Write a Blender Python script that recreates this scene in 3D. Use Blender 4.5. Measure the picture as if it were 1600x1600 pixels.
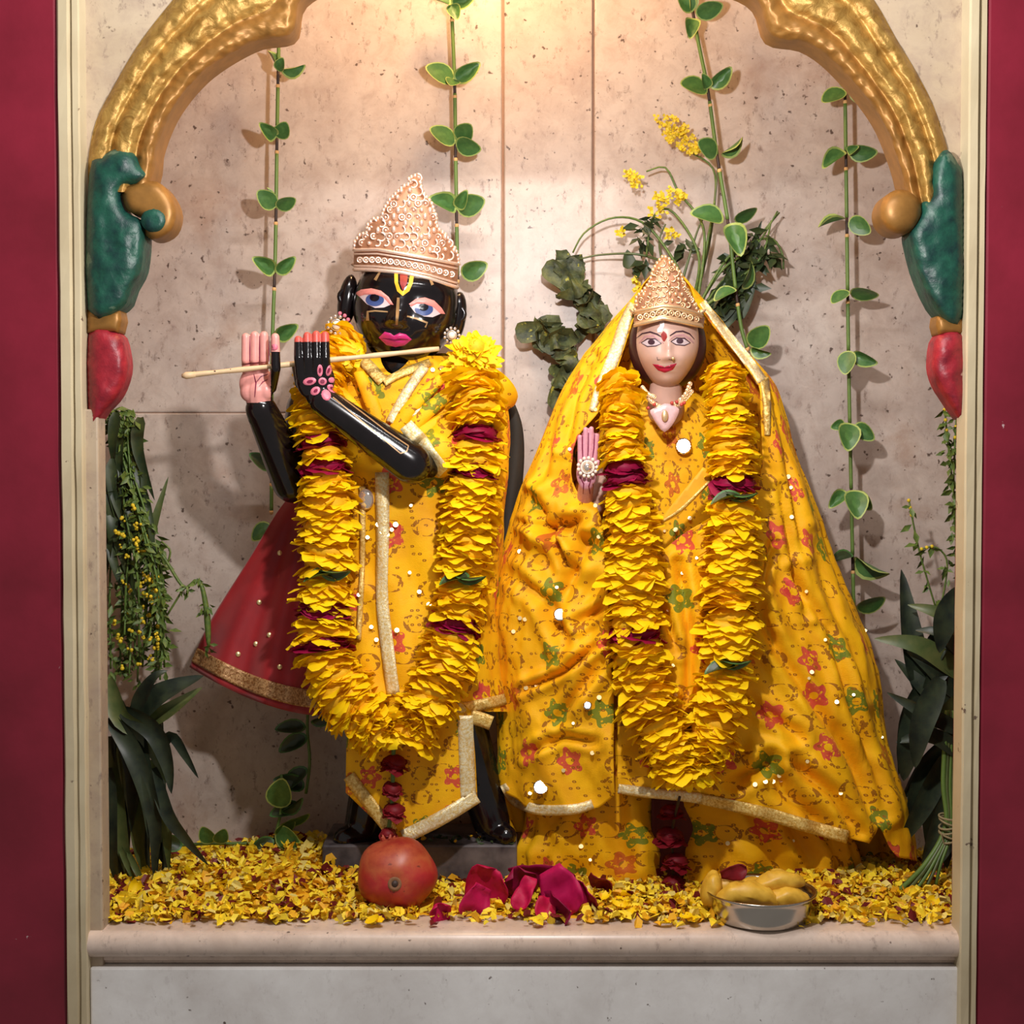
import bpy, bmesh, math, random
from mathutils import Vector, Matrix, Quaternion, noise
from mathutils.bvhtree import BVHTree
from mathutils.geometry import delaunay_2d_cdt

random.seed(7)
for o in list(bpy.data.objects): bpy.data.objects.remove(o)
scene = bpy.context.scene
COL = scene.collection
PI = math.pi

# ---------------------------------------------------------------- camera, world, lights, exposure
# working unit: one photograph pixel at the shelf's front edge = U metres.  X right, Y into the niche, Z up, shelf top Z = 0
U = 0.00075
FOC, CAMZ, PITCH = 2300.0, 740.0, math.radians(2.0)
CP, SP = math.cos(PITCH), math.sin(PITCH)
CAM = Vector((0, -FOC, CAMZ))

cam = bpy.data.cameras.new('camera')
cam.sensor_width = 36; cam.lens = FOC / 1600 * 36; cam.clip_start = .01
camo = bpy.data.objects.new('camera', cam); COL.objects.link(camo)
camo.location = CAM * U; camo.rotation_euler = (PI / 2 - PITCH, 0, 0)
scene.camera = camo

world = bpy.data.worlds.new('world'); scene.world = world; world.use_nodes = True
world.node_tree.nodes['Background'].inputs[0].default_value = (1.0, .93, .88, 1)
world.node_tree.nodes['Background'].inputs[1].default_value = .17

LAMP = Vector((60, -720, 1230))                 # white lamp hanging in front of the shrine
def lamp(name, loc, watts, col, size):
    l = bpy.data.lights.new(name, 'POINT'); l.energy = watts; l.color = col; l.shadow_soft_size = size * U
    o = bpy.data.objects.new(name, l); COL.objects.link(o); o.location = loc * U
    return o
lamp('front_lamp', LAMP, 17.2, (1.0, .95, .94), 24)
lamp('niche_lamp', Vector((-60, 150, 1800)), 5.6, (1.0, .62, .30), 60)   # warm bulb under the niche's ceiling
tl = bpy.data.lights.new('tube_lamp', 'AREA'); tl.shape = 'RECTANGLE'; tl.size = 900 * U; tl.size_y = 40 * U; tl.energy = 4.2; tl.color = (1, .96, .95)   # tube light above the shrine's front
tlo = bpy.data.objects.new('tube_lamp', tl); COL.objects.link(tlo); tlo.location = Vector((0, -560, 1800)) * U
tlo.rotation_euler = (Vector((0, 300, 600)) - Vector((0, -560, 1800))).to_track_quat('-Z', 'Y').to_euler()

vs = scene.view_settings
vs.view_transform = 'Standard'; vs.look = 'None'; vs.gamma = 1; vs.use_curve_mapping = False
vs.exposure = 0.40

# ---------------------------------------------------------------- helpers
def P(px, py, D):
    """a photograph pixel at depth D behind the shelf's front edge -> a point of the place"""
    r = (px - 800) / FOC; u = (800 - py) / FOC
    t = (D + FOC) / (CP + u * SP)
    return Vector((t * r, D, CAMZ + t * (u * CP - SP)))
def K(D): return (FOC + D) / FOC
def pix(v):
    d = v - CAM; f = d.y * CP - d.z * SP; u = d.y * SP + d.z * CP
    return 800 + FOC * d.x / f, 800 - FOC * u / f

ORI = {}
def lerp(a, b, t): return a + (b - a) * t
def table(xs, ys, x):
    if x <= xs[0]: return ys[0]
    for i in range(1, len(xs)):
        if x <= xs[i]: return lerp(ys[i - 1], ys[i], (x - xs[i - 1]) / (xs[i] - xs[i - 1]))
    return ys[-1]
def stable(xs, ys, x):          # smooth table (catmull-rom in y)
    if x <= xs[0]: return ys[0]
    if x >= xs[-1]: return ys[-1]
    for i in range(1, len(xs)):
        if x <= xs[i]:
            t = (x - xs[i - 1]) / (xs[i] - xs[i - 1]); h = xs[i] - xs[i - 1]
            m0 = (ys[i] - ys[max(i - 2, 0)]) / max(1e-6, xs[i] - xs[max(i - 2, 0)]) * h
            m1 = (ys[min(i + 1, len(ys) - 1)] - ys[i - 1]) / max(1e-6, xs[min(i + 1, len(xs) - 1)] - xs[i - 1]) * h
            t2, t3 = t * t, t * t * t
            return (2 * t3 - 3 * t2 + 1) * ys[i - 1] + (t3 - 2 * t2 + t) * m0 + (3 * t2 - 2 * t3) * ys[i] + (t3 - t2) * m1
def catmull(pts, n=8):
    pts = [Vector(p) for p in pts]; out = []
    for i in range(len(pts) - 1):
        p0 = pts[max(i - 1, 0)]; p1 = pts[i]; p2 = pts[i + 1]; p3 = pts[min(i + 2, len(pts) - 1)]
        for k in range(n):
            t = k / n
            out.append(.5 * ((2 * p1) + (p2 - p0) * t + (2 * p0 - 5 * p1 + 4 * p2 - p3) * t * t + (3 * p1 - p0 - 3 * p2 + p3) * t ** 3))
    out.append(pts[-1]); return out
def resample(pts, n):
    L = [0]
    for a, b in zip(pts, pts[1:]): L.append(L[-1] + (b - a).length)
    out = []; j = 0
    for i in range(n):
        s = L[-1] * i / (n - 1)
        while j < len(L) - 2 and L[j + 1] < s: j += 1
        t = (s - L[j]) / max(1e-9, L[j + 1] - L[j]); out.append(pts[j].lerp(pts[j + 1], min(1, t)))
    return out

def tagged(o, label=None, cat=None, group=None, kind=None):
    if label: o['label'] = label
    if cat: o['category'] = cat
    if group: o['group'] = group
    if kind: o['kind'] = kind
    return o
def thing(name, label, cat, origin, group=None, kind=None):
    o = bpy.data.objects.new(name, None); COL.objects.link(o); o.empty_display_size = .01
    o.location = Vector(origin) * U; ORI[o] = Vector(origin)
    return tagged(o, label, cat, group, kind)

class MB:
    def __init__(s): s.v = []; s.f = []; s.m = []; s.uv = {}
    def add(s, vs, fs, mi=0, uv=None):
        b = len(s.v); s.v += [Vector(v) for v in vs]
        s.f += [tuple(i + b for i in f) for f in fs]; s.m += [mi] * len(fs)
        if uv:
            for i, q in enumerate(uv): s.uv[b + i] = q
        return s
    def join(s, o, mi=None):
        b = len(s.v); s.v += o.v; s.f += [tuple(i + b for i in f) for f in o.f]; s.m += (o.m if mi is None else [mi] * len(o.f))
        for k, q in o.uv.items(): s.uv[k + b] = q
        return s
    def box(s, x0, x1, y0, y1, z0, z1, mi=0):
        vs = [(x, y, z) for z in (z0, z1) for y in (y0, y1) for x in (x0, x1)]
        return s.add(vs, [(0, 2, 3, 1), (4, 5, 7, 6), (0, 1, 5, 4), (2, 6, 7, 3), (0, 4, 6, 2), (1, 3, 7, 5)], mi)
    def tube(s, pts, rad, n=8, mi=0, cap=True, flat=1.0):
        pts = [Vector(p) for p in pts]; N = len(pts)
        if not hasattr(rad, '__len__'): rad = [rad] * N
        vs = []; ref = Vector((0, -1, 0.13)).normalized()
        for i, p in enumerate(pts):
            t = (pts[min(i + 1, N - 1)] - pts[max(i - 1, 0)]).normalized()
            a = ref - t * ref.dot(t)
            if a.length < .05: a = Vector((1, 0, 0)) - t * t.x
            a.normalize(); b = t.cross(a); ref = a
            for k in range(n):
                an = 2 * PI * k / n; vs.append(p + a * math.cos(an) * rad[i] * flat + b * math.sin(an) * rad[i])
        fs = [(i * n + k, i * n + (k + 1) % n, (i + 1) * n + (k + 1) % n, (i + 1) * n + k) for i in range(N - 1) for k in range(n)]
        if cap: fs += [tuple(range(n))[::-1], tuple((N - 1) * n + k for k in range(n))]
        return s.add(vs, fs, mi)
    def ell(s, c, r, nu=16, nv=10, rot=None, mi=0):
        c = Vector(c); r = r if hasattr(r, '__len__') else (r, r, r); vs = []
        for j in range(1, nv):
            th = PI * j / nv
            for i in range(nu):
                a = 2 * PI * i / nu
                q = Vector((r[0] * math.sin(th) * math.cos(a), r[1] * math.sin(th) * math.sin(a), r[2] * math.cos(th)))
                if rot: q = rot @ q
                vs.append(c + q)
        top = Vector((0, 0, r[2])); vs.append(c + (rot @ top if rot else top)); vs.append(c - (rot @ top if rot else top))
        fs = [(j * nu + i, (j + 1) * nu + i, (j + 1) * nu + (i + 1) % nu, j * nu + (i + 1) % nu) for j in range(nv - 2) for i in range(nu)]
        T, B = len(vs) - 2, len(vs) - 1
        fs += [(T, i, (i + 1) % nu) for i in range(nu)] + [(B, (nv - 2) * nu + (i + 1) % nu, (nv - 2) * nu + i) for i in range(nu)]
        return s.add(vs, fs, mi)
    def capsule(s, a, b, ra, rb, n=14, mi=0):
        a = Vector(a); b = Vector(b); d = (b - a); L = d.length; d = d / L
        pts = []; rs = []
        for k in range(1, 6): an = PI / 2 * k / 6; pts.append(a - d * ra * math.cos(an)); rs.append(ra * math.sin(an))
        pts.append(a); rs.append(ra); pts.append(b); rs.append(rb)
        for k in range(1, 6): an = PI / 2 * k / 6; pts.append(b + d * rb * math.sin(an)); rs.append(rb * math.cos(an))
        return s.tube(pts, rs, n, mi)
    def torus(s, c, R, r, ax=(0, -1, 0), n=14, k=6, mi=0, arc=1.0):
        c = Vector(c); ax = Vector(ax).normalized(); a = ax.orthogonal().normalized(); b = ax.cross(a)
        m = max(3, int(n * arc)) + (0 if arc >= 1 else 1)
        pts = [c + (a * math.cos(2 * PI * arc * i / m) + b * math.sin(2 * PI * arc * i / m)) * R for i in range(m + 1)]
        return s.tube(pts, r, k, mi, cap=arc < 1)
    def lathe(s, c, prof, ax=(0, 0, 1), n=32, mi=0, ref=None):
        c = Vector(c); ax = Vector(ax).normalized(); a = ax.orthogonal().normalized() if ref is None else Vector(ref); b = ax.cross(a)
        vs = [c + ax * h + (a * math.cos(2 * PI * i / n) + b * math.sin(2 * PI * i / n)) * r for r, h in prof for i in range(n)]
        return s.add(vs, [(j * n + i, j * n + (i + 1) % n, (j + 1) * n + (i + 1) % n, (j + 1) * n + i) for j in range(len(prof) - 1) for i in range(n)], mi)
    def grid(s, fn, nu, nv, mi=0, uvf=None, wrap=False):
        vs = []; uv = []
        for j in range(nv + 1):
            for i in range(nu + 1):
                r = fn(i / nu, j / nv)
                if isinstance(r, tuple) and len(r) == 2 and isinstance(r[0], Vector): vs.append(r[0]); uv.append(r[1])
                else: vs.append(Vector(r))
        w = nu + 1
        return s.add(vs, [(j * w + i, j * w + i + 1, (j + 1) * w + i + 1, (j + 1) * w + i) for j in range(nv) for i in range(nu)], mi, uv or None)
    def mesh(s, name, mats, origin=(0, 0, 0), smooth=True, fix=False):
        me = bpy.data.meshes.new(name); o = Vector(origin)
        me.from_pydata([(v - o) * U for v in s.v], [], s.f)
        for m in (mats if isinstance(mats, (list, tuple)) else [mats]): me.materials.append(m)
        me.polygons.foreach_set('material_index', s.m)
        me.polygons.foreach_set('use_smooth', [smooth] * len(s.f))
        if s.uv:
            ul = me.uv_layers.new(name='uv')
            for l in me.loops: ul.data[l.index].uv = s.uv.get(l.vertex_index, (0, 0))
        if fix:
            bm = bmesh.new(); bm.from_mesh(me); bmesh.ops.recalc_face_normals(bm, faces=bm.faces); bm.to_mesh(me); bm.free()
        me.update(); return me
    def build(s, name, mats, parent=None, origin=None, smooth=True, fix=True):
        if parent is not None: og = ORI[parent]
        elif origin is not None: og = Vector(origin)
        else:
            n = max(1, len(s.v)); lo = min(v.z for v in s.v)
            og = Vector((sum(v.x for v in s.v) / n, sum(v.y for v in s.v) / n, lo))
        o = bpy.data.objects.new(name, s.mesh(name, mats, og, smooth, fix)); COL.objects.link(o)
        if parent is not None: o.parent = parent
        else: o.location = og * U
        ORI[o] = og; return o

def inst(me, name, parent, pos, rot, scale=1.0):
    """one more object on shared mesh data"""
    o = bpy.data.objects.new(name, me); COL.objects.link(o)
    og = ORI[parent] if parent is not None else Vector((0, 0, 0))
    if parent is not None: o.parent = parent
    sc = scale if hasattr(scale, '__len__') else (scale,) * 3
    o.matrix_basis = Matrix.LocRotScale((Vector(pos) - og) * U, rot.to_quaternion() if isinstance(rot, Matrix) else rot, Vector(sc))
    ORI[o] = Vector(pos); return o

def solidify(o, t):
    m = o.modifiers.new('thick', 'SOLIDIFY'); m.thickness = t * U; m.offset = 0; return o
def bevel(o, wd, seg=2):
    m = o.modifiers.new('bev', 'BEVEL'); m.width = wd * U; m.segments = seg; m.limit_method = 'ANGLE'; m.angle_limit = .6; return o

def inside(p, poly):
    x, y = p; c = False; j = len(poly) - 1
    for i in range(len(poly)):
        xi, yi = poly[i]; xj, yj = poly[j]
        if (yi > y) != (yj > y) and x < (xj - xi) * (y - yi) / (yj - yi) + xi: c = not c
        j = i
    return c
def segd(p, a, b):
    ax, ay = a; bx, by = b; dx, dy = bx - ax, by - ay
    t = max(0, min(1, ((p[0] - ax) * dx + (p[1] - ay) * dy) / max(1e-9, dx * dx + dy * dy)))
    return math.hypot(p[0] - ax - t * dx, p[1] - ay - t * dy)
def edged(p, poly): return min(segd(p, poly[i - 1], poly[i]) for i in range(len(poly)))
def smoothpoly(poly, n=4):
    N = len(poly); out = []
    for i in range(N):
        p0, p1, p2, p3 = (Vector(poly[(i + k) % N]) for k in (-1, 0, 1, 2))
        for k in range(n):
            t = k / n
            q = .5 * ((2 * p1) + (p2 - p0) * t + (2 * p0 - 5 * p1 + 4 * p2 - p3) * t * t + (3 * p1 - p0 - 3 * p2 + p3) * t ** 3)
            out.append((q.x, q.y))
    return out
def cdt(poly, step):
    b = []
    for i in range(len(poly)):
        a = poly[i]; c = poly[(i + 1) % len(poly)]; L = math.hypot(c[0] - a[0], c[1] - a[1]); n = max(1, int(L / step))
        b += [(a[0] + (c[0] - a[0]) * k / n, a[1] + (c[1] - a[1]) * k / n) for k in range(n)]
    xs = [p[0] for p in poly]; ys = [p[1] for p in poly]; pts = []
    y = min(ys) + step * .5; r = 0
    while y < max(ys):
        x = min(xs) + step * (.5 if r % 2 else 0)
        while x < max(xs):
            if inside((x, y), poly) and edged((x, y), poly) > step * .45: pts.append((x, y))
            x += step
        y += step * .87; r += 1
    nb = len(b)
    v, e, f, *_ = delaunay_2d_cdt([Vector(p) for p in b + pts], [(i, (i + 1) % nb) for i in range(nb)], [], 1, .001)
    return [(q.x, q.y) for q in v], [tuple(t) for t in f], nb
def pillow(poly, Df, bulge, R, step=6, back=None, relief=None, mb=None, mi=0):
    """a rounded relief over an outline: bulges towards the viewer, sides run back to depth `back`"""
    mb = mb or MB(); v, f, nb = cdt(poly, step); vs = []
    D0 = Df if callable(Df) else (lambda x, y: Df)
    for p in v:
        d = min(1, edged(p, poly) / R); h = bulge * math.sqrt(max(0, 1 - (1 - d) ** 2))
        if relief: h += relief(p[0], p[1]) * min(1, d * 1.5)
        vs.append(P(p[0], p[1], D0(*p) - h))
    mb.add(vs, f, mi)
    if back is not None:
        bd = [i for i in range(len(v)) if edged(v[i], poly) < .01]
        c = []
        n = len(poly); ring = []
        for i in range(n):
            a = poly[i]; q = poly[(i + 1) % n]; L = math.hypot(q[0] - a[0], q[1] - a[1]); k = max(1, int(L / step))
            ring += [(a[0] + (q[0] - a[0]) * j / k, a[1] + (q[1] - a[1]) * j / k) for j in range(k)]
        A = [P(x, y, D0(x, y)) for x, y in ring]
        B = [Vector((a.x, back if not callable(back) else back(x, y), a.z)) for a, (x, y) in zip(A, ring)]; N = len(ring)
        mb.add(A + B, [(i, (i + 1) % N, N + (i + 1) % N, N + i) for i in range(N)], mi)
    return mb
def stroke(pts, wd):
    q = [Vector(p) for p in pts]; L = []; R = []
    for i, p in enumerate(q):
        t = (q[min(i + 1, len(q) - 1)] - q[max(i - 1, 0)]).normalized(); n = Vector((-t.y, t.x))
        h = (wd[i] if hasattr(wd, '__len__') else wd) / 2
        L.append(tuple(p + n * h)); R.append(tuple(p - n * h))
    return L + R[::-1]
def bvh_of(mbs):
    v = []; f = []
    for m in mbs:
        b = len(v); v += m.v; f += [tuple(i + b for i in t) for t in m.f]
    return BVHTree.FromPolygons(v, f)
def hit(bvh, px, py):
    d = (P(px, py, 0) - CAM).normalized(); r = bvh.ray_cast(CAM, d)
    return r[0], r[1], d
def painted(polys, bvh, off, step=3, mb=None, mi=0, fallback=200, bulge=0, R=4):
    """paint with a shape of its own: an outline laid on a surface already built"""
    mb = mb or MB()
    for poly in polys:
        v, f, nb = cdt(poly, step); vs = []
        for p in v:
            h, n, d = hit(bvh, *p)
            if h is None: h = P(p[0], p[1], fallback)
            b = bulge * math.sqrt(max(0, 1 - (1 - min(1, edged(p, poly) / R)) ** 2)) if bulge else 0
            vs.append(h - d * (off + b))
        mb.add(vs, f, mi)
    return mb
def remesh(mb, voxel, smooth=3):
    me = mb.mesh('tmp', []) ; o = bpy.data.objects.new('tmp', me); COL.objects.link(o)
    m = o.modifiers.new('r', 'REMESH'); m.mode = 'VOXEL'; m.voxel_size = voxel * U
    s = o.modifiers.new('s', 'SMOOTH'); s.factor = .5; s.iterations = smooth
    dg = bpy.context.evaluated_depsgraph_get(); e = bpy.data.meshes.new_from_object(o.evaluated_get(dg))
    out = MB().add([v.co / U for v in e.vertices], [tuple(p.vertices) for p in e.polygons])
    bpy.data.objects.remove(o); bpy.data.meshes.remove(me); bpy.data.meshes.remove(e); return out

# ---------------------------------------------------------------- materials
def lin(c):
    return tuple(((x / 255) / 12.92 if x / 255 < .04045 else ((x / 255 + .055) / 1.055) ** 2.4) for x in c) + (1,)
class NT:
    def __init__(s, name):
        s.m = bpy.data.materials.new(name); s.m.use_nodes = True; s.t = s.m.node_tree; s.b = s.t.nodes['Principled BSDF']
    def n(s, typ, **k):
        nd = s.t.nodes.new(typ)
        for a, v in k.items(): setattr(nd, a, v)
        return nd
    def set(s, sock, val):
        if hasattr(val, 'is_linked') or isinstance(val, bpy.types.NodeSocket): s.t.links.new(val, sock)
        else: sock.default_value = val
    def math(s, op, a, b=None, c=None):
        nd = s.n('ShaderNodeMath', operation=op); s.set(nd.inputs[0], a)
        if b is not None: s.set(nd.inputs[1], b)
        if c is not None: s.set(nd.inputs[2], c)
        return nd.outputs[0]
    def mix(s, fac, a, b):
        nd = s.n('ShaderNodeMix', data_type='RGBA'); s.set(nd.inputs[0], fac); s.set(nd.inputs[6], a); s.set(nd.inputs[7], b); return nd.outputs[2]
    def obj(s): return s.n('ShaderNodeTexCoord').outputs['Object']
    def geo(s): return s.n('ShaderNodeNewGeometry').outputs['Position']
    def noise(s, vec, scale, detail=4, rough=.55, dist=0):
        nd = s.n('ShaderNodeTexNoise'); s.set(nd.inputs['Vector'], vec); nd.inputs['Scale'].default_value = scale
        nd.inputs['Detail'].default_value = detail; nd.inputs['Roughness'].default_value = rough; nd.inputs['Distortion'].default_value = dist
        return nd.outputs['Fac']
    def ramp(s, fac, stops, interp='LINEAR'):
        nd = s.n('ShaderNodeValToRGB'); s.set(nd.inputs[0], fac); cr = nd.color_ramp; cr.interpolation = interp
        while len(cr.elements) < len(stops): cr.elements.new(.5)
        for e, (p, c) in zip(cr.elements, stops): e.position = p; e.color = c if hasattr(c, '__len__') else (c, c, c, 1)
        return nd.outputs[0]
    def bump(s, h, strength, dist=.001):
        nd = s.n('ShaderNodeBump'); s.set(nd.inputs['Height'], h); nd.inputs['Strength'].default_value = strength; nd.inputs['Distance'].default_value = dist
        s.t.links.new(nd.outputs[0], s.b.inputs['Normal'])
    def fin(s, col=None, rough=.5, metal=0, spec=None, **k):
        if col is not None: s.set(s.b.inputs['Base Color'], col)
        s.set(s.b.inputs['Roughness'], rough); s.set(s.b.inputs['Metallic'], metal)
        if spec is not None: s.b.inputs['Specular IOR Level'].default_value = spec
        for a, v in k.items(): s.b.inputs[a.replace('_', ' ')].default_value = v
        return s.m
def flat(name, rgb, rough=.5, metal=0, var=.12, vs=300, bmp=.15, rgb2=None, spec=None, **k):
    n = NT(name); v = n.obj(); a = lin(rgb)
    c2 = lin(rgb2) if rgb2 else tuple(x * (1 - var) for x in a[:3]) + (1,)
    f = n.noise(v, vs); col = n.mix(n.ramp(f, [(.35, 0.0), (.65, 1.0)]), a, c2)
    if bmp: n.bump(f, bmp, .0006)
    return n.fin(col, rough, metal, spec, **k)

def marble(name, a, b, stain=.35, rough=.35, seed=0, speck=1.0):
    n = NT(name); v = n.geo()
    mp = n.n('ShaderNodeMapping'); n.set(mp.inputs[0], v); mp.inputs['Location'].default_value = (seed, seed * .7, seed * 1.3); v = mp.outputs[0]
    c = n.mix(n.ramp(n.noise(v, 7, 6, .6, .6), [(.35, 0.), (.7, 1.)]), lin(a), lin(b))
    c = n.mix(n.ramp(n.noise(v, 34, 6, .72, .4), [(.42, 0.), (.72, .55 * speck)]), c, lin((152, 130, 118)))
    st = n.ramp(n.noise(v, 5.5, 5, .6, 1.2), [(.58, 0.), (.75, stain)])
    c = n.mix(st, c, lin((150, 112, 84)))
    v2 = n.n('ShaderNodeMapping'); n.set(v2.inputs[0], v); v2.inputs['Scale'].default_value = (1.5, 1, .8)
    sp = n.ramp(n.noise(v2.outputs[0], 60, 4, .75), [(.57, 0.), (.72, .75 * speck)])
    c = n.mix(sp, c, lin((118, 98, 88)))
    dk = n.ramp(n.noise(v, 105, 2, .5), [(.69 + .05 * (1 - speck), 0.), (.75 + .05 * (1 - speck), .9)])
    c = n.mix(dk, c, lin((75, 55, 45)))
    n.bump(n.noise(v, 120), .08, .0005)
    return n.fin(c, rough)
M = {}
M['wall'] = marble('niche_marble', (200, 187, 175), (178, 164, 154), .48, .38)
M['wall_b'] = marble('niche_marble_strip', (196, 182, 169), (178, 163, 152), .40, .38, 3)
M['shelf'] = marble('shelf_marble', (226, 206, 190), (204, 182, 164), .40, .28, 5, .6)
M['panel'] = marble('panel_marble', (238, 236, 232), (216, 212, 207), .16, .30, 9, .22)
M['spandrel'] = marble('spandrel_marble', (190, 172, 146), (172, 152, 126), .25, .45, 11)
M['grout'] = flat('joint_cement', (158, 124, 102), .8)

def paint_wall(name, a, b, chip, seed, thr):
    n = NT(name); v = n.geo()
    c = n.mix(n.ramp(n.noise(v, 9, 5), [(.35, 0.), (.7, 1.)]), lin(a), lin(b))
    mp = n.n('ShaderNodeMapping'); n.set(mp.inputs[0], v); mp.inputs['Location'].default_value = (seed, seed, seed)
    ch = n.ramp(n.noise(mp.outputs[0], 26, 5, .65), [(thr, 0.), (thr + .02, 1.)])
    c = n.mix(ch, c, lin(chip))
    n.bump(n.noise(v, 70, 6), .22, .001)
    return n.fin(c, .42)
M['red'] = paint_wall('red_paint', (134, 26, 48), (112, 18, 36), (190, 165, 165), 2, .715)
M['cream'] = paint_wall('cream_paint', (204, 190, 156), (186, 170, 136), (110, 90, 74), 5, .675)

def gold_paint():
    n = NT('gold_paint'); v = n.obj()
    f = n.noise(v, 48, 6, .62, .8)
    c = n.mix(n.ramp(f, [(.35, 0.), (.65, 1.)]), lin((150, 110, 46)), lin((190, 152, 80)))
    n.bump(f, .7, .004)
    return n.fin(c, .42, .42)
M['gold_paint'] = gold_paint()
M['gold_deep'] = flat('gold_paint_smooth', (158, 112, 52), .45, .35, .25, 60, .4)
def chipped(name, a, b, chip, thr, bmp=.6):
    n = NT(name); v = n.obj(); f = n.noise(v, 55, 6, .6)
    c = n.mix(n.ramp(f, [(.35, 0.), (.68, 1.)]), lin(a), lin(b))
    c = n.mix(n.ramp(n.noise(v, 22, 4, .6), [(thr, 0.), (thr + .03, .8)]), c, lin(chip))
    n.bump(f, bmp, .003); return n.fin(c, .42)
M['green_relief'] = chipped('green_relief_paint', (26, 82, 64), (10, 44, 44), (96, 122, 100), .66)
M['red_relief'] = chipped('red_relief_paint', (164, 36, 48), (112, 18, 34), (200, 160, 150), .66)

M['black'] = flat('black_stone_polish', (20, 15, 17), .16, 0, .3, 60, .05, spec=.6)
M['palm'] = flat('pink_palm_paint', (232, 158, 148), .35, 0, .1, 120, .05)
M['rosepaint'] = flat('rose_paint', (224, 120, 140), .4)
M['tipred'] = flat('red_fingertip_paint', (205, 84, 72), .4)
M['gilt'] = flat('gilt_line_paint', (168, 132, 88), .4, .2)
M['lip'] = flat('magenta_lip_paint', (205, 48, 118), .3)
M['lipdark'] = flat('dark_lip_line', (120, 14, 60), .4)
M['lid'] = flat('pink_lid_paint', (226, 138, 128), .4)
M['eyewhite'] = flat('eye_white_paint', (206, 184, 184), .3, var=.04)
M['iris'] = flat('blue_iris_paint', (60, 78, 128), .3)
M['pupil'] = flat('pupil_paint', (18, 14, 24), .2)
M['tilak_y'] = flat('yellow_mark_paint', (246, 190, 44), .5)
M['tilak_r'] = flat('red_mark_paint', (150, 34, 26), .5)
M['skin'] = flat('pale_painted_marble', (206, 166, 148), .34, 0, .06, 60, .02)
M['browline'] = flat('brow_paint', (70, 42, 52), .4)
M['eyeshade'] = flat('mauve_eyelid_paint', (186, 138, 138), .4)
M['hair'] = flat('dark_hair_paint', (58, 22, 24), .45)
M['crimson'] = flat('crimson_lip_paint', (186, 22, 58), .3)
M['whitepaint'] = flat('white_mark_paint', (240, 236, 235), .4, .3)
M['henna'] = flat('henna_red_paint', (124, 30, 62), .4)
M['pinkskin'] = flat('pink_hand_paint', (214, 150, 166), .35)

M['crown'] = flat('pale_gilt_filigree', (255, 226, 204), .3, .6, .1, 500, .2)
M['crown_dark'] = flat('crown_recess_shade', (186, 134, 100), .45, .4)  # plate colour darkened to stand for shade between the filigree
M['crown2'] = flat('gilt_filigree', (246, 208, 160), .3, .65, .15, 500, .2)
M['pearl'] = flat('pearl', (240, 228, 210), .2, .1, .03, 100, 0)
M['glass'] = flat('rhinestone', (235, 225, 215), .08, .75, .05, 100, 0)
M['pinkbead'] = flat('pink_bead', (206, 110, 130), .25)
M['pendant'] = flat('pink_enamel', (232, 190, 190), .3, .1)

def printed(name, base, shade):
    n = NT(name); uv = n.n('ShaderNodeTexCoord').outputs['UV']
    base = lin(base); shade = lin(shade)
    col = n.mix(n.ramp(n.noise(uv, 1.6, 3), [(.35, 0.), (.7, 1.)]), base, shade)
    # wavy lookup so that the motifs differ from one another
    def motif(scale, off, rr, petals, col, sel, palette, ring=False):
        mp = n.n('ShaderNodeMapping'); n.set(mp.inputs[0], uv); mp.inputs['Scale'].default_value = (scale, scale, 1); mp.inputs['Location'].default_value = off
        vo = n.n('ShaderNodeTexVoronoi', voronoi_dimensions='2D', feature='F1'); n.set(vo.inputs['Vector'], mp.outputs[0])
        vo.inputs['Scale'].default_value = 1.0; vo.inputs['Randomness'].default_value = .55
        sb = n.n('ShaderNodeVectorMath', operation='SUBTRACT'); n.set(sb.inputs[0], mp.outputs[0]); n.set(sb.inputs[1], vo.outputs['Position'])
        sx = n.n('ShaderNodeSeparateXYZ'); n.set(sx.inputs[0], sb.outputs[0])
        cs = n.n('ShaderNodeSeparateColor'); n.set(cs.inputs[0], vo.outputs['Color'])
        ang = n.math('ARCTAN2', sx.outputs[1], sx.outputs[0])
        r = n.math('MULTIPLY_ADD', n.math('COSINE', n.math('MULTIPLY', ang, petals)), rr * .22, rr)
        d = vo.outputs['Distance']
        inn = n.math('LESS_THAN', d, r)
        core = n.math('GREATER_THAN', d, rr * (.74 if ring else .30))
        broken = n.math('GREATER_THAN', n.noise(uv, 14, 2), .40 if not ring else .47)
        mask = n.math('MULTIPLY', n.math('MULTIPLY', inn, core), broken)
        on = n.math('LESS_THAN', cs.outputs[1], sel)
        mask = n.math('MULTIPLY', n.math('MULTIPLY', mask, on), .88)
        pc = n.ramp(cs.outputs[0], palette, 'CONSTANT')
        return n.mix(mask, col, pc)
    brown = lin((150, 88, 16))
    col = motif(1.9, (3.3, 1.7, 0), .34, 2, col, .75, [(0, brown), (1, brown)], True)
    col = motif(1.2, (0, 0, 0), .23, 5, col, .75, [(0, lin((212, 58, 62))), (.48, lin((96, 124, 32))), (.80, lin((198, 92, 30)))])
    col = motif(9, (.5, .2, 0), .24, 2, col, .22, [(0, brown), (1, brown)])
    f = n.noise(uv, 60, 3)
    n.bump(n.math('ADD', f, n.math('MULTIPLY', n.noise(uv, 5, 3), 2.0)), .35, .0012)
    m = n.fin(col, .62, 0, .3)
    n.b.inputs['Sheen Weight'].default_value = .25; n.b.inputs['Sheen Roughness'].default_value = .5; n.b.inputs['Sheen Tint'].default_value = lin((255, 210, 60))
    return m
M['print'] = printed('printed_yellow_cloth', (253, 192, 10), (238, 166, 6))
M['plain_y'] = flat('plain_yellow_cloth', (240, 172, 14), .6, 0, .2, 40, .3)
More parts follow.
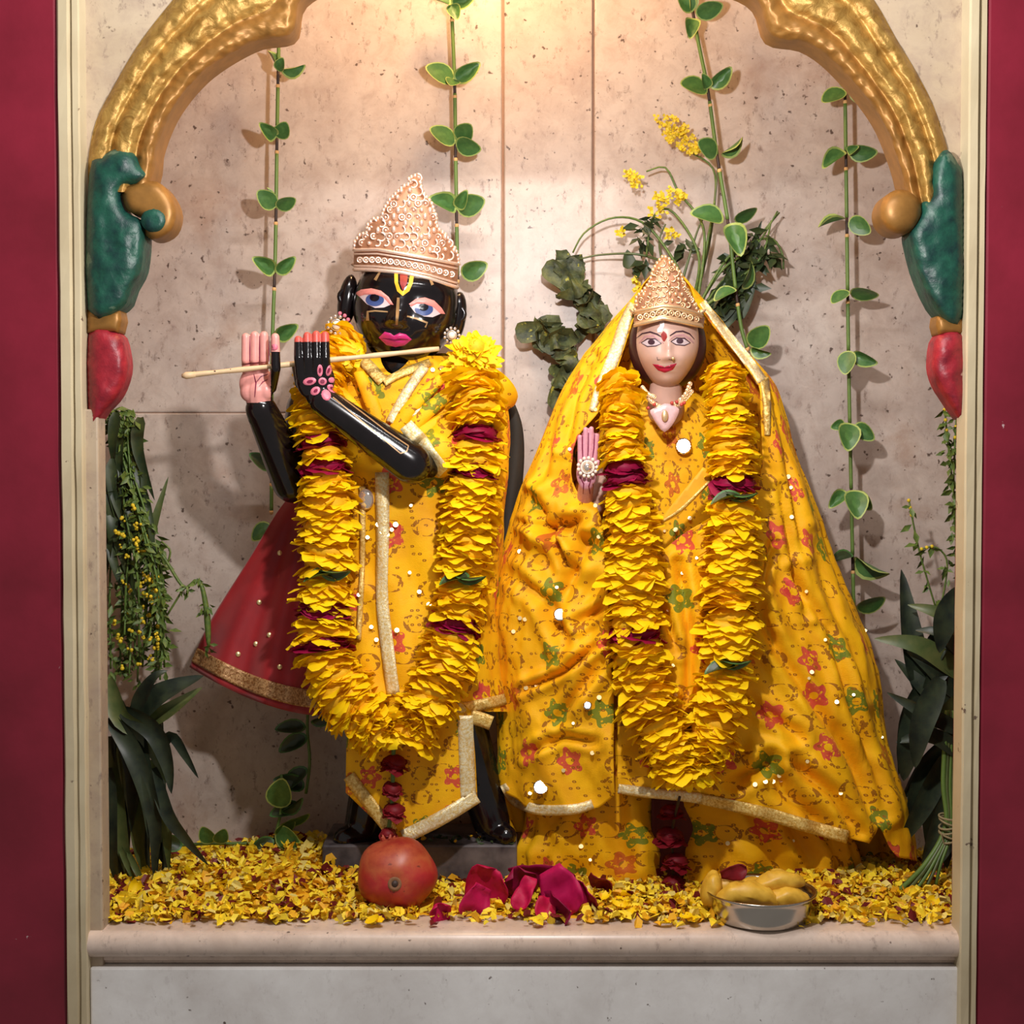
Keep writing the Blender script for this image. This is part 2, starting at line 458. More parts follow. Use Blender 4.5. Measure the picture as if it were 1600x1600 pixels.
def lace(name, a, b, metal=.22):
    n = NT(name); v = n.obj(); f = n.noise(v, 330, 3, .7); g = n.noise(v, 60, 2)
    c = n.mix(n.ramp(f, [(.4, 0.), (.6, 1.)]), lin(a), lin(b)); c = n.mix(n.math('MULTIPLY', g, .14), c, lin((150, 104, 40)))
    n.bump(n.math('ADD', f, g), .7, .0015); return n.fin(c, .3, metal)
M['lace'] = lace('gold_lace', (250, 220, 136), (210, 164, 70))
M['lace_pale'] = lace('pale_gold_lace', (255, 246, 206), (236, 204, 128))
M['lace_red'] = lace('antique_gold_lace', (214, 170, 116), (140, 92, 50), .25)
def net():
    n = NT('red_net_cloth'); v = n.obj()
    c = n.mix(n.ramp(n.noise(v, 14, 4), [(.3, 0.), (.7, 1.)]), lin((172, 26, 32)), lin((134, 16, 26)))
    n.bump(n.noise(v, 700), .2, .0005); m = n.fin(c, .55); n.b.inputs['Sheen Weight'].default_value = .3; return m
M['net'] = net()
M['sequin'] = flat('gold_sequin', (255, 232, 170), .34, .8, .05, 100, 0)
M['mirror'] = flat('mirror_sequin', (252, 248, 244), .05, 1, .01, 100, 0)

def petal_mat(name, a, b, c):
    n = NT(name); v = n.obj(); r = n.n('ShaderNodeObjectInfo').outputs['Random']
    col = n.mix(n.ramp(n.noise(v, 90, 3), [(.3, 0.), (.7, 1.)]), lin(a), lin(b)); col = n.mix(n.math('MULTIPLY', r, .45), col, lin(c))
    m = n.fin(col, .55, 0, .3)
    tr = n.n('ShaderNodeBsdfTranslucent'); n.set(tr.inputs[0], col); mx = n.n('ShaderNodeMixShader'); mx.inputs[0].default_value = .16
    n.t.links.new(n.b.outputs[0], mx.inputs[1]); n.t.links.new(tr.outputs[0], mx.inputs[2])
    n.t.links.new(mx.outputs[0], n.t.nodes['Material Output'].inputs[0])
    return m
M['petal'] = petal_mat('marigold_petal', (255, 224, 16), (255, 214, 8), (254, 200, 6))
M['petal_core'] = flat('flower_heart', (246, 188, 10), .7)
M['rosep'] = petal_mat('rose_petal', (158, 14, 76), (130, 8, 58), (166, 16, 48))
M['rosep2'] = petal_mat('dark_rose_petal', (132, 20, 34), (104, 12, 26), (140, 26, 30))
M['mag'] = petal_mat('magenta_petal', (206, 18, 76), (184, 10, 56), (196, 24, 110))
M['leaf'] = flat('leaf_green', (54, 96, 46), .42, 0, .4, 90, .2, (82, 124, 62))
M['leafrim'] = flat('leaf_cream_rim', (160, 178, 96), .5)
M['leafdark'] = flat('dark_leaf', (36, 52, 30), .45, 0, .4, 60, .3, (58, 70, 34))
M['strap'] = flat('strap_leaf', (30, 40, 32), .45, 0, .4, 50, .25, (54, 64, 44))
M['strap_light'] = flat('strap_leaf_olive', (72, 88, 46), .42, 0, .4, 50, .25, (98, 104, 58))
M['stem'] = flat('stem_green', (96, 124, 54), .5)
M['stemdark'] = flat('stem_brown', (58, 40, 30), .6)
M['thread'] = flat('thread_knot', (226, 176, 110), .7)
M['fern'] = flat('fern_green', (72, 98, 42), .5, 0, .4, 200, 0, (104, 122, 48))
M['mustard'] = flat('mustard_flower', (226, 196, 36), .6)
M['twine'] = flat('twine', (150, 134, 96), .8)
M['fruit'] = None
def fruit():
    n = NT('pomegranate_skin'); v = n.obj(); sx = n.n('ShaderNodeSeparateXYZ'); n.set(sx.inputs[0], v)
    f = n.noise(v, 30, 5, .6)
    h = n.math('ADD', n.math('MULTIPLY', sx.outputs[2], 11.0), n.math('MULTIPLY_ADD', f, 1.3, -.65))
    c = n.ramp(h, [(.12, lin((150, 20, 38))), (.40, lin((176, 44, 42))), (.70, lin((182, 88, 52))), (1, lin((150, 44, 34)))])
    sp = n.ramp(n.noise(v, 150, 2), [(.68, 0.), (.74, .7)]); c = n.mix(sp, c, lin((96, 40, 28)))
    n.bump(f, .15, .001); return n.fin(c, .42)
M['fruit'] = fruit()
M['steel'] = flat('steel', (196, 188, 176), .22, 1, .08, 30, .05)
M['sweet'] = flat('yellow_fruit_slice', (222, 178, 62), .45, 0, .15, 60, .2, (198, 150, 40))
M['slate'] = flat('slate_block', (112, 102, 100), .5, 0, .35, 24, .4, (48, 42, 44))
M['flute'] = flat('bamboo_flute', (226, 194, 150), .5, 0, .2, 60, .1)
M['bit_y'] = flat('shredded_marigold', (255, 224, 48), .6, 0, .1, 400, 0)
M['bit_m'] = flat('shredded_marigold_deep', (236, 176, 24), .6, 0, .1, 400, 0)
M['bit_p'] = flat('shredded_marigold_pale', (232, 210, 110), .6, 0, .1, 400, 0)
M['bit_r'] = flat('shredded_rose', (120, 22, 22), .6, 0, .2, 400, 0)

# ================================================================ THE SETTING
def struct(o): o['kind'] = 'structure'; return o
# back wall: joint bed and separate marble slabs
DB = 450
bw = MB().box(-900, 900, DB + 2.5, DB + 40, -60, 1900).build('wall_back', M['grout'], origin=(0, DB, 0), smooth=False); struct(bw)
tagged(bw, 'speckled pinkish marble back wall of the niche')
def slab(x0, x1, z0, z1, proud, m):
    g = 2.2
    o = MB().box(x0 + g, x1 - g, DB - proud, DB + 8, z0 + .7, z1 - .7).build('marble_slab', m, bw, smooth=False); bevel(o, 2.5, 2)
s1 = P(786, 700, DB).x; s2 = P(926, 700, DB).x; zz = P(0, 645, DB).z
slab(-900, s1, zz, 1900, 0, M['wall']); slab(-900, s1, -60, zz, 1, M['wall'])
slab(s1, s2, -60, 1900, 5, M['wall_b']); slab(s2, 900, -60, 1900, 0, M['wall'])
for s, nm in ((-1, 'wall_left'), (1, 'wall_right')):
    x = s * 900
    o = MB().box(min(x, x + s * 30), max(x, x + s * 30), 60, DB + 40, -60, 1900).build(nm, M['wall'], smooth=False); struct(o); tagged(o, 'marble side wall inside the niche')
o = MB().box(-930, 930, 20, DB + 40, 1900, 1930).build('ceiling', M['wall'], smooth=False); struct(o); tagged(o, 'ceiling of the niche')

# shelf with a rounded nosing, riser panel below
prof = [(DB + 10, 0), (30, 0), (0, 0)]
for k in range(1, 26):
    a = PI * k / 26; prof.append((-22 * math.sin(a) ** .8, -21 + 21 * math.cos(a)))
prof += [(0, -42), (0, -50), (6, -50), (6, -56), (DB + 10, -56)]
xa, xb = -676, 716
vs = [(x, d, z) for x in (xa, xb) for d, z in prof]; n = len(prof)
o = MB().add(vs, [(i, (i + 1) % n, n + (i + 1) % n, n + i) for i in range(n)] + [tuple(range(n))[::-1], tuple(range(n, 2 * n))]).box(-900, xa, 121, DB + 10, -56, 0).box(xb, 900, 121, DB + 10, -56, 0).build('floor', M['shelf'], smooth=False)
struct(o); tagged(o, 'worn cream marble shelf with a rounded front edge'); bevel(o, 2, 2)
o = MB().box(-664, 712, -12, 40, -420, -57).build('wall_front', M['panel'], smooth=False); struct(o); tagged(o, 'grey white marble panel below the shelf'); bevel(o, 3, 2)

# red pillars and cream trims
for nm, x0, x1, lab in (('wall_front_left', -1500, -697, 'red painted pillar left of the niche'), ('wall_front_right', 728, 1500, 'red painted pillar right of the niche')):
    o = MB().box(x0, x1, -20, 120, -700, 2300).build(nm, M['red'], smooth=False); struct(o); tagged(o, lab); bevel(o, 6, 3)
def trim(nm, x0, x1, lab):
    mb = MB(); N = 60
    pr = [(0, -16), (0, -22), (.08, -26), (.50, -26), (.55, -22), (.60, -18), (.66, -18), (.70, -23), (.95, -23), (1, -19), (1, 20), (0, 20)]
    vs = []
    for j in range(N + 1):
        z = -700 + 3000 * j / N
        for q, d in pr:
            ww = noise.noise((z * .013, q * 5, 1.3)) * 1.2
            vs.append((x0 + (x1 - x0) * q + ww, d + ww, z))
    n = len(pr)
    mb.add(vs, [(j * n + i, j * n + (i + 1) % n, (j + 1) * n + (i + 1) % n, (j + 1) * n + i) for j in range(N) for i in range(n)])
    o = mb.build(nm, M['cream'], smooth=False); struct(o); tagged(o, lab)
trim('trim_1', -697, -664, 'cream painted wooden strip beside the left red pillar')
trim('trim_2', 700, 728, 'cream painted wooden strip beside the right red pillar')
# marble jambs behind the trims
o = MB().box(-690, -645, -4, 40, -420, 820).build('trim_3', M['spandrel'], smooth=False); struct(o); tagged(o, 'narrow marble jamb under the red bud at the left'); bevel(o, 3, 2)
o = MB().box(707, 750, -4, 40, -420, 820).build('trim_4', M['spandrel'], smooth=False); struct(o); tagged(o, 'narrow marble jamb under the red bud at the right'); bevel(o, 3, 2)

# scalloped arch halves
def arch_half(nm, lab, outer, inner, spand, green, collar, bud, extra):
    root = thing(nm, lab, None, P(inner[0][0], 600, 20)); struct(root)
    oc = resample(catmull([(x, y, 0) for x, y in outer]), 60); ic = resample(catmull([(x, y, 0) for x, y in inner]), 60)
    def fn(s, t):
        k = s * 59; i = min(58, int(k)); p = oc[i].lerp(oc[i + 1], k - i).lerp(ic[i].lerp(ic[i + 1], k - i), t)
        h = 8 + 16 * math.sin(PI * min(1, max(0, (t - .02) / .30))) ** .7 * (t < .32) + 24 * math.sin(PI * min(1, max(0, (t - .30) / .42))) ** .8 * (.3 < t < .72) + 18 * math.sin(PI * min(1, max(0, (t - .70) / .30))) ** .8 * (t >= .7)
        h += 4.5 * noise.noise((p.x * .05, p.y * .05, 4)) + 4.0 * noise.noise((p.x * .11, p.y * .11, 9)) + 1.6 * noise.noise((p.x * .25, p.y * .25, 1))
        if t < .01 or t > .99: h = 6
        return P(p.x, p.y, 20 - h)
    mb = MB().grid(fn, 177, 48)
    for c in (oc, ic):
        mb.grid(lambda s, t: (lambda q: Vector((q.x, lerp(14, 66, t), q.z)))(P(c[min(59, int(round(s * 59)))].x, c[min(59, int(round(s * 59)))].y, 14)), 59, 2)
    for i, f in enumerate(mb.f[:177 * 48]):
        if (i // 177) > 33: mb.m[i] = 1
    for i in range(177 * 48 + 59 * 2, len(mb.f)): mb.m[i] = 1
    mb.build('gold_band', [M['gold_paint'], M['gold_deep']], root)
    sp = MB(); v, f, nb = cdt(spand, 30)
    sp.add([P(x, y, 16) for x, y in v], f)
    N = nb
    sp.build('marble_spandrel', M['spandrel'], root)
    g = pillow(smoothpoly(green, 3), -2, 22, 26, 6, 44, lambda x, y: 4 * noise.noise((x * .05, y * .04, 2)) + 2 * noise.noise((x * .12, y * .12, 5)))
    g.build('green_leaf_relief', M['green_relief'], root)
    pillow(collar, 8, 14, 12, 5, 44).build('gold_collar', M['gold_deep'], root)
    pillow(smoothpoly(bud, 3), 12, 26, 26, 6, 44, lambda x, y: 3 * noise.noise((x * .05, y * .05, 7))).build('red_bud', M['red_relief'], root)
    for k, (poly, D, b, R, m, n2) in enumerate(extra):
        pillow(smoothpoly(poly, 3), D - 12, b, R, 5, 44).build(n2, m, root)
def circ(cx, cy, rx, ry=None, n=10): return [(cx + rx * math.cos(2 * PI * k / n), cy + (ry or rx) * math.sin(2 * PI * k / n)) for k in range(n)]
arch_half('trim_5', 'gold painted scalloped arch half with green leaf scroll at the left',
    [(138, 300), (138, 250), (150, 190), (176, 138), (216, 70), (266, 5), (330, -70), (420, -160), (560, -230), (800, -262)],
    [(232, 300), (242, 262), (246, 228), (272, 168), (322, 110), (395, 66), (456, 52), (474, -6), (560, -34), (800, -40)],
    [(118, 340), (118, -420), (800, -420), (800, -200), (560, -170), (420, -100), (330, -20), (266, 50), (216, 115), (176, 180), (160, 230), (155, 340)],
    [(138, 484), (139, 275), (158, 246), (186, 231), (209, 240), (218, 258), (229, 272), (216, 286), (194, 290), (188, 305), (196, 330), (222, 345), (226, 372), (221, 420), (206, 450), (190, 482)],
    [(136, 484), (188, 484), (191, 500), (186, 520), (136, 520)],
    [(138, 520), (184, 519), (197, 548), (199, 582), (186, 618), (165, 642), (140, 664)],
    [([(192, 296), (218, 286), (246, 284), (266, 304), (276, 332), (268, 360), (246, 373), (228, 368), (222, 340), (198, 328)], 10, 18, 18, M['gold_deep'], 'gold_scroll'),
     (circ(240, 344, 20, 19), -6, 8, 12, M['green_relief'], 'green_scroll_eye')])
arch_half('trim_6', 'gold painted scalloped arch half with a gold ball at the right',
    [(1490, 330), (1484, 250), (1460, 170), (1430, 110), (1400, 60), (1362, -5), (1300, -75), (1200, -150), (1050, -225), (800, -262)],
    [(1424, 330), (1414, 296), (1402, 250), (1372, 180), (1312, 106), (1262, 68), (1204, 54), (1174, -6), (1060, -34), (800, -40)],
    [(1545, 340), (1545, -420), (800, -420), (800, -200), (1050, -160), (1200, -90), (1300, -20), (1362, 40), (1400, 105), (1430, 160), (1458, 230), (1465, 340)],
    [(1480, 234), (1497, 256), (1505, 290), (1505, 492), (1470, 494), (1440, 440), (1424, 385), (1422, 358), (1438, 335), (1442, 316), (1456, 306), (1456, 272), (1465, 246)],
    [(1464, 494), (1508, 494), (1508, 523), (1466, 523), (1462, 508)],
    [(1466, 523), (1508, 523), (1508, 654), (1476, 622), (1460, 592), (1456, 562)],
    [(circ(1407, 331, 33, 35), 6, 26, 30, M['gold_deep'], 'gold_ball')])

# ================================================================ FLOWERS, LEAVES (shared pieces)
def petal_grid(L, Wd, droop, curl, notch, nu=4, nv=5):
    vs = []
    for j in range(nv + 1):
        t = j / nv; wv = Wd * (.35 + .65 * math.sin(PI * min(1, t * .62 + .12))) * (1 if t < .82 else math.sqrt(max(.02, 1 - ((t - .82) / .2) ** 2)))
        for i in range(nu + 1):
            s = i / nu * 2 - 1
            y = L * t - (notch * (1 - abs(s)) * t * t if j == nv else 0) - abs(s) ** 2 * L * .06 * t
            z = -droop * t * t + curl * (s * s) * t + (random.random() - .5) * 1.2
            vs.append(Vector((s * wv / 2, y, z)))
    w = nu + 1
    return vs, [(j * w + i, j * w + i + 1, (j + 1) * w + i + 1, (j + 1) * w + i) for j in range(nv) for i in range(nu)]
def flower_mesh(seed, R, n, rings, wd, droop, core, up=6, name='flower', mats=None, lift=0.0):
    random.seed(seed); mb = MB()
    for r in range(rings):
        for k in range(n):
            a = 2 * PI * (k + .5 * r + random.uniform(-.3, .3)) / n
            L = R * random.uniform(.80, 1.08) * (1 - .10 * r); vs, fs = petal_grid(L, wd * random.uniform(.8, 1.25), droop * random.uniform(-.2, 1.3), random.uniform(-3, 5), random.uniform(0, 5))
            el = random.uniform(-.14, .14) + lift * r
            rot = Matrix.Rotation(a, 3, 'Z') @ Matrix.Rotation(el, 3, 'X') @ Matrix.Rotation(random.uniform(-.35, .35), 3, 'Y')
            mb.add([rot @ v + Vector((0, 0, (r - (rings - 1) / 2) * up)) for v in vs], fs, 0)
    if core: mb.ell((0, 0, 0), (R * core, R * core, up * rings * .75 + 3), 14, 6, mi=1)
    return mb.mesh(name, mats or [M['petal'], M['petal_core']])
FL = [flower_mesh(100 + i, 54, 13, 2, 31, 19, .66, 9) for i in range(7)]
FBIG = flower_mesh(150, 58, 20, 7, 15, 16, .42, 9, lift=.2)
FEND = [flower_mesh(160 + i, 60, 15, 4, 17, 8, .35, 6, lift=.2) for i in range(3)]
RS = [flower_mesh(200 + i, 50, 7, 3, 44, 12, .72, 7, 'rose_petals', [M['rosep'], M['rosep']]) for i in range(3)]
RD = [flower_mesh(230 + i, 34, 7, 3, 30, 10, .7, 6, 'dark_rose', [M['rosep2'], M['rosep2']]) for i in range(3)]
random.seed(11)

def leaf_mesh(L, W, cup, bend, mats, rim=.8, name='leaf', n=16, tip=.35):
    mb = MB(); rings = [0, .35, rim, 1.0]; vs = []
    def pt(r, a):
        x = math.cos(a); y = math.sin(a)
        yy = .5 + .5 * y
        wv = W / 2 * x * (1 - tip * yy ** 2.0)
        yl = L * (.5 + .5 * y * r)
        return Vector((wv * r, yl, cup * (x * r) ** 2 - bend * (yl / L) ** 2 + .0))
    vs.append(pt(0, 0))
    for r in rings[1:]:
        for k in range(n): vs.append(pt(r, 2 * PI * k / n))
    mb.add(vs, [(0, 1 + k, 1 + (k + 1) % n) for k in range(n)], 0)
    for q in range(2):
        b = 1 + q * n; mb.add(vs[b:b + 2 * n], [(k, n + k, n + (k + 1) % n, (k + 1) % n) for k in range(n)], 1 if q == 1 else 0)
    return mb.mesh(name, mats)
VL = [leaf_mesh(44, 34, 6, 10, [M['leaf'], M['leafrim']], .88), leaf_mesh(44, 28, 12, 6, [M['leaf'], M['leafrim']], .86), leaf_mesh(44, 36, 3, 4, [M['leaf'], M['leafrim']], .9)]
VD = [leaf_mesh(44, 26, 8, 8, [M['leafdark'], M['leaf']], .85)]
def orient(ang, pitch=0, roll=0):
    a = math.radians(ang); p = math.radians(pitch)
    y = Vector((math.cos(a) * math.cos(p), -math.sin(p), math.sin(a) * math.cos(p))).normalized()
    n = Vector((0, -1, 0)); n = n - y * n.dot(y)
    if n.length < .05: n = Vector((0, 0, 1)) - y * y.z
    n.normalize(); x = y.cross(n)
    R = Matrix((x, y, n)).transposed()
    return R @ Matrix.Rotation(math.radians(roll), 3, 'Y')
def put_leaf(parent, px, py, D, L, ang, pitch=10, roll=0, me=None, name='leaf'):
    return inst(me or random.choice(VL), name, parent, P(px, py, D), orient(ang, pitch, roll), (L / 44.0 * K(D) * random.uniform(.92, 1.1), L / 44.0 * K(D), L / 44.0 * K(D)))
def ribbon(mb, pts, wd, fold=.3, mi=0, n=14, twist=0, face=(0, -1, 0), taper=.5):
    c = resample(catmull(pts), n); vs = []
    for i, p in enumerate(c):
        t = (c[min(i + 1, n - 1)] - c[max(i - 1, 0)]).normalized(); nn = Vector(face) - t * Vector(face).dot(t)
        if nn.length < .05: nn = Vector((1, 0, 0))
        nn.normalize(); s = t.cross(nn)
        q = Quaternion(t, twist * i / n); s = q @ s; nn = q @ nn
        u = i / (n - 1); h = wd / 2 * max(.03, math.sin(PI * (u ** taper * .86 + .12)) ** .8 if u < 1 else .02)
        vs += [p + s * h + nn * h * fold, p - nn * h * fold * .3, p - s * h + nn * h * fold]
    return mb.add(vs, [(i * 3 + k, i * 3 + k + 1, i * 3 + k + 4, i * 3 + k + 3) for i in range(n - 1) for k in range(2)], mi)

# ================================================================ STATUE WITH THE FLUTE
def P3(t): return P(*t)
st1 = thing('statue', 'black polished statue playing a flute, dressed in yellow printed cloth', 'statue', P(620, 1400, 270))
# base block
b0, b1 = P(503, 1320, 245), P(808, 1320, 245)
base = MB().box(b0.x, b1.x, 245, 400, 0, b0.z).build('base', M['slate'], st1, smooth=False); bevel(base, 4, 2)
body = MB()
def cap(a, b, ra, rb): body.capsule(P3(a), P3(b), ra * K(a[2]), rb * K(b[2]))
cap((625, 555, 270), (622, 620, 275), 42, 46)
cap((560, 625, 280), (700, 625, 280), 52, 52); cap((620, 660, 280), (620, 900, 280), 72, 62); cap((620, 940, 285), (640, 1060, 285), 70, 62)
cap((485, 640, 275), (462, 752, 235), 38, 32); cap((459, 752, 232), (408, 640, 140), 35, 25)
cap((752, 630, 270), (662, 722, 165), 34, 29); cap((643, 724, 128), (505, 627, 112), 33, 23)
cap((632, 1000, 290), (570, 1300, 300), 52, 34); cap((690, 1020, 290), (768, 1285, 290), 46, 30)
cap((575, 1302, 292), (540, 1310, 270), 26, 20); cap((768, 1296, 290), (790, 1306, 262), 24, 18)
body = remesh(body, 4.0, 4)
# hands: the palm that shows and the back of the other hand
h1 = MB()
def hc(m, a, b, ra, rb): m.capsule(P3(a), P3(b), ra, rb, 12)
h1.ell(P(401, 600, 132), (29, 13, 30), 18, 12); h1.ell(P(389, 612, 128), (15, 12, 17), 14, 10); h1.ell(P(414, 611, 126), (14, 12, 17), 14, 10)
hc(h1, (404, 612, 134), (408, 650, 145), 22, 23)
for x, yt, dx in ((384, 526, 2), (398, 523, 1), (412.5, 523, 0)):
    hc(h1, (x + dx, 588, 134), (x, 566, 122), 7, 7.2); hc(h1, (x, 563, 116), (x, yt + 1, 114), 7.3, 7)
hc(h1, (424, 606, 128), (431, 576, 92), 9, 8); hc(h1, (431, 576, 92), (430, 527, 90), 8, 7)
h1 = remesh(h1, 1.5, 2)
for i, f in enumerate(h1.f):
    a, b, c = (h1.v[k] for k in f[:3]); nn = (b - a).cross(c - a).normalized(); cen = sum((h1.v[k] for k in f), Vector()) / len(f)
    px, py = pix(cen)
    if px < 423 and py < 629 and nn.y < .35: h1.m[i] = 1
    elif px >= 420 and py < 550: h1.m[i] = 1
h2 = MB()
h2.ell(P(493, 594, 108), (32, 14, 34), 18, 12); h2.ell(P(500, 618, 110), (24, 17, 22), 16, 10)
for x, yt, xb in ((466, 531, 470), (480, 525, 482), (494, 523, 495), (508, 524, 511)):
    hc(h2, (xb, 590, 104), (x + .5, 560, 94), 8.2, 7.8); hc(h2, (x + .5, 560, 94), (x, yt, 100), 7.8, 6.8)
hc(h2, (468, 600, 116), (462, 572, 140), 8, 7)
h2 = remesh(h2, 1.5, 2)
for i, f in enumerate(h2.f):
    if pix(h2.v[f[0]])[1] < 534: h2.m[i] = 2
# head
def head(cpx, cpy, D, hw, hh, hd, roll, jaw, bumps, nu=88, nv=64, e=2.3):
    mb = MB(); c = P(cpx, cpy, D); s = K(D); cr, sr = math.cos(roll), math.sin(roll); vs = []
    sg = lambda v, p: math.copysign(abs(v) ** p, v)
    def pt(th, ph):
        x = sg(math.sin(th), 2 / e) * sg(math.cos(ph), 2 / e); z = sg(math.sin(th), 2 / e) * sg(math.sin(ph), 2 / e); y = sg(math.cos(th), 2 / e)
        X = x * hw; Y = y * hh; Z = z * hd
        if y < 0: X *= 1 - jaw * (-y) ** 1.6; Z *= 1 - .12 * (-y) ** 2
        if z > 0:
            for bx, by, sx, sy, am in bumps: Z += am * math.exp(-((X - bx) / sx) ** 2 - ((Y - by) / sy) ** 2) * min(1, z * 2)
        return c + Vector((X * cr + Y * sr, -Z, -X * sr + Y * cr)) * s
    for j in range(nv + 1):
        for i in range(nu): vs.append(pt(PI * j / nv, 2 * PI * i / nu))
    mb.add(vs, [(j * nu + i, j * nu + (i + 1) % nu, (j + 1) * nu + (i + 1) % nu, (j + 1) * nu + i) for j in range(nv) for i in range(nu)])
    return mb
R1 = math.radians(9)
hd1 = head(634, 486, 262, 82, 90, 78, R1, .34, [
    (-2, 0, 9, 24, 14), (-4, -22, 11, 10, 19), (-13, -27, 7, 6, 5), (6, -27, 7, 6, 5),          # nose
    (-45, 14, 26, 15, -7), (38, 12, 26, 15, -7), (-44, 13, 20, 9, 7), (38, 11, 20, 9, 7),       # sockets, eyeballs
    (-2, 34, 70, 12, 5), (-46, -22, 24, 22, 8), (40, -24, 24, 22, 8),                            # brow, cheeks
    (-4, -45, 22, 6, 7), (-4, -53, 17, 6, 7), (-4, -49, 20, 1.6, -4), (-4, -72, 22, 13, 8)])     # lips, chin
for (x, y, dx) in ((543, 470, -1), (713, 497, 1)):
    hd1.ell(P(x, y, 268), (17, 20, 46), 16, 12, Matrix.Rotation(R1, 3, 'Y'))
    hd1.torus(P(x + dx * 2, y - 6, 256), 12, 4.5, (0, -1, 0), 16, 6)
bvh_head = bvh_of([hd1]); bvh_body = bvh_of([body, h1, h2])
full = MB().join(body, 0).join(h1).join(h2).join(hd1, 0)
bod = full.build('body', [M['black'], M['palm'], M['tipred']], st1)

def Z1(x, y): return (500 + x / 5, 250 + y / 5)
def poly1(*p): return [Z1(*q) for q in p]
def paintpart(name, polys, m, off, parent, bvh, step=2.5, bulge=0, R=3):
    return painted(polys, bvh, off, step, bulge=bulge, R=R).build(name, m, parent)
L_lid = poly1((272, 1040), (320, 1012), (400, 1002), (475, 1020), (535, 1068), (575, 1132), (545, 1128), (500, 1078), (430, 1052), (350, 1052), (305, 1066))
L_white = poly1((303, 1062), (350, 1048), (430, 1048), (502, 1074), (548, 1132), (500, 1152), (430, 1156), (366, 1126))
R_lid = poly1((695, 1124), (750, 1084), (820, 1073), (893, 1098), (952, 1158), (978, 1203), (940, 1200), (890, 1152), (820, 1127), (760, 1124), (712, 1146))
R_white = poly1((702, 1140), (760, 1120), (820, 1123), (892, 1148), (945, 1200), (880, 1228), (810, 1222), (742, 1192))
for lid, wh, ic, ih in ((L_lid, L_white, (428, 1092), .6), (R_lid, R_white, (812, 1166), .6)):
    e = paintpart('eye', [wh], M['eyewhite'], .8, st1, bvh_head)
    paintpart('eyelid', [lid], M['lid'], 1.0, e, bvh_head, 2.2, 1.2)
    def clipc(rx, ry, c):
        pts = [Z1(c[0] + rx * math.cos(t * PI / 14), c[1] + ry * math.sin(t * PI / 14)) for t in range(28)]
        out = []
        for q in pts:
            k = 0
            while not inside(q, wh) and k < 30: q = (lerp(q[0], Z1(*c)[0], .08), lerp(q[1], Z1(*c)[1], .08)); k += 1
            out.append(q)
        return out
    paintpart('iris', [clipc(72, 50, ic)], M['iris'], 1.6, e, bvh_head)
    paintpart('pupil', [clipc(38, 30, (ic[0] - 2, ic[1] - 18))], M['pupil'], 2.2, e, bvh_head)
lp = paintpart('lips', [poly1((458, 1388), (505, 1342), (548, 1352), (578, 1372), (622, 1350), (672, 1362), (718, 1402), (662, 1448), (590, 1462), (518, 1446))], M['lip'], .8, st1, bvh_head, 2.2, 2, 4)
paintpart('lip_line', [[Z1(*q) for q in stroke([(485, 1393), (540, 1400), (580, 1408), (630, 1402), (690, 1404)], [4, 14, 16, 14, 4])]], M['lipdark'], 3.0, lp, bvh_head, 2)
paintpart('forehead_mark', [poly1((580, 872), (608, 876), (610, 960), (628, 1010), (645, 1026), (668, 1008), (692, 962), (706, 884), (736, 890), (724, 966), (698, 1024), (646, 1062), (602, 1024), (582, 956))], M['tilak_y'], 1.2, st1, bvh_head, 2.2)
paintpart('forehead_mark', [poly1((624, 878), (688, 884), (680, 965), (646, 1020), (626, 968))], M['tilak_r'], 1.2, st1, bvh_head, 2.2)
paintpart('gilt_line', [[Z1(*q) for q in stroke(s_, wd_)] for s_, wd_ in (([(612, 1075), (606, 1180), (598, 1290)], [20, 26, 18]), ([(372, 1255), (372, 1185), (430, 1178), (530, 1186)], [26, 18, 12, 10]), ([(680, 1220), (760, 1240), (838, 1272), (822, 1308)], [12, 14, 16, 12]), ([(470, 870), (430, 938)], [14, 24]), ([(850, 905), (880, 975)], [14, 22]))], M['gilt'], .9, st1, bvh_head, 2.2)
# palm creases, hand ornament painted in rose, gilt lines along the forearm
def Z2(x, y): return (270 + x / 3.556, 480 + y / 3.556)
paintpart('palm_crease', [[Z2(*q) for q in stroke(s_, [3, 7, 3])] for s_ in ([(450, 370), (462, 420), (455, 500)], [(462, 420), (490, 385), (530, 370)], [(480, 440), (500, 415), (530, 400)], [(380, 318), (440, 312), (520, 305)])] +
          [[Z2(*q) for q in stroke([(x, 160), (x, 230), (x, 302)], [3, 6, 5])] for x in (428, 482, 534)], M['henna'], .7, st1, bvh_body, 1.6)
def ov(cx, cy, a, b, ang, n=12):
    c, s = math.cos(ang), math.sin(ang)
    return [Z2(cx + a * math.cos(2 * PI * k / n) * c - b * math.sin(2 * PI * k / n) * s, cy + a * math.cos(2 * PI * k / n) * s + b * math.sin(2 * PI * k / n) * c) for k in range(n)]
fl = paintpart('hand_ornament', [ov(760, 412, 38, 22, -.2), ov(792, 465, 30, 22, -.6), ov(818, 352, 16, 34, 0), ov(868, 352, 16, 32, .3), ov(884, 405, 20, 16, 0), ov(888, 452, 34, 20, .5), ov(852, 488, 26, 32, -.4), ov(565, 222, 20, 18, 0), ov(832, 412, 24, 22, 0)], M['rosepaint'], 1.0, st1, bvh_body, 2, 1.5)
paintpart('ornament_heart', [ov(762, 413, 18, 9, -.2), ov(794, 464, 13, 9, -.6), ov(832, 412, 13, 12, 0), ov(888, 452, 15, 8, .5), ov(866, 352, 7, 16, .3), ov(818, 352, 7, 16, 0)], M['henna'], 3.2, fl, bvh_body, 2)
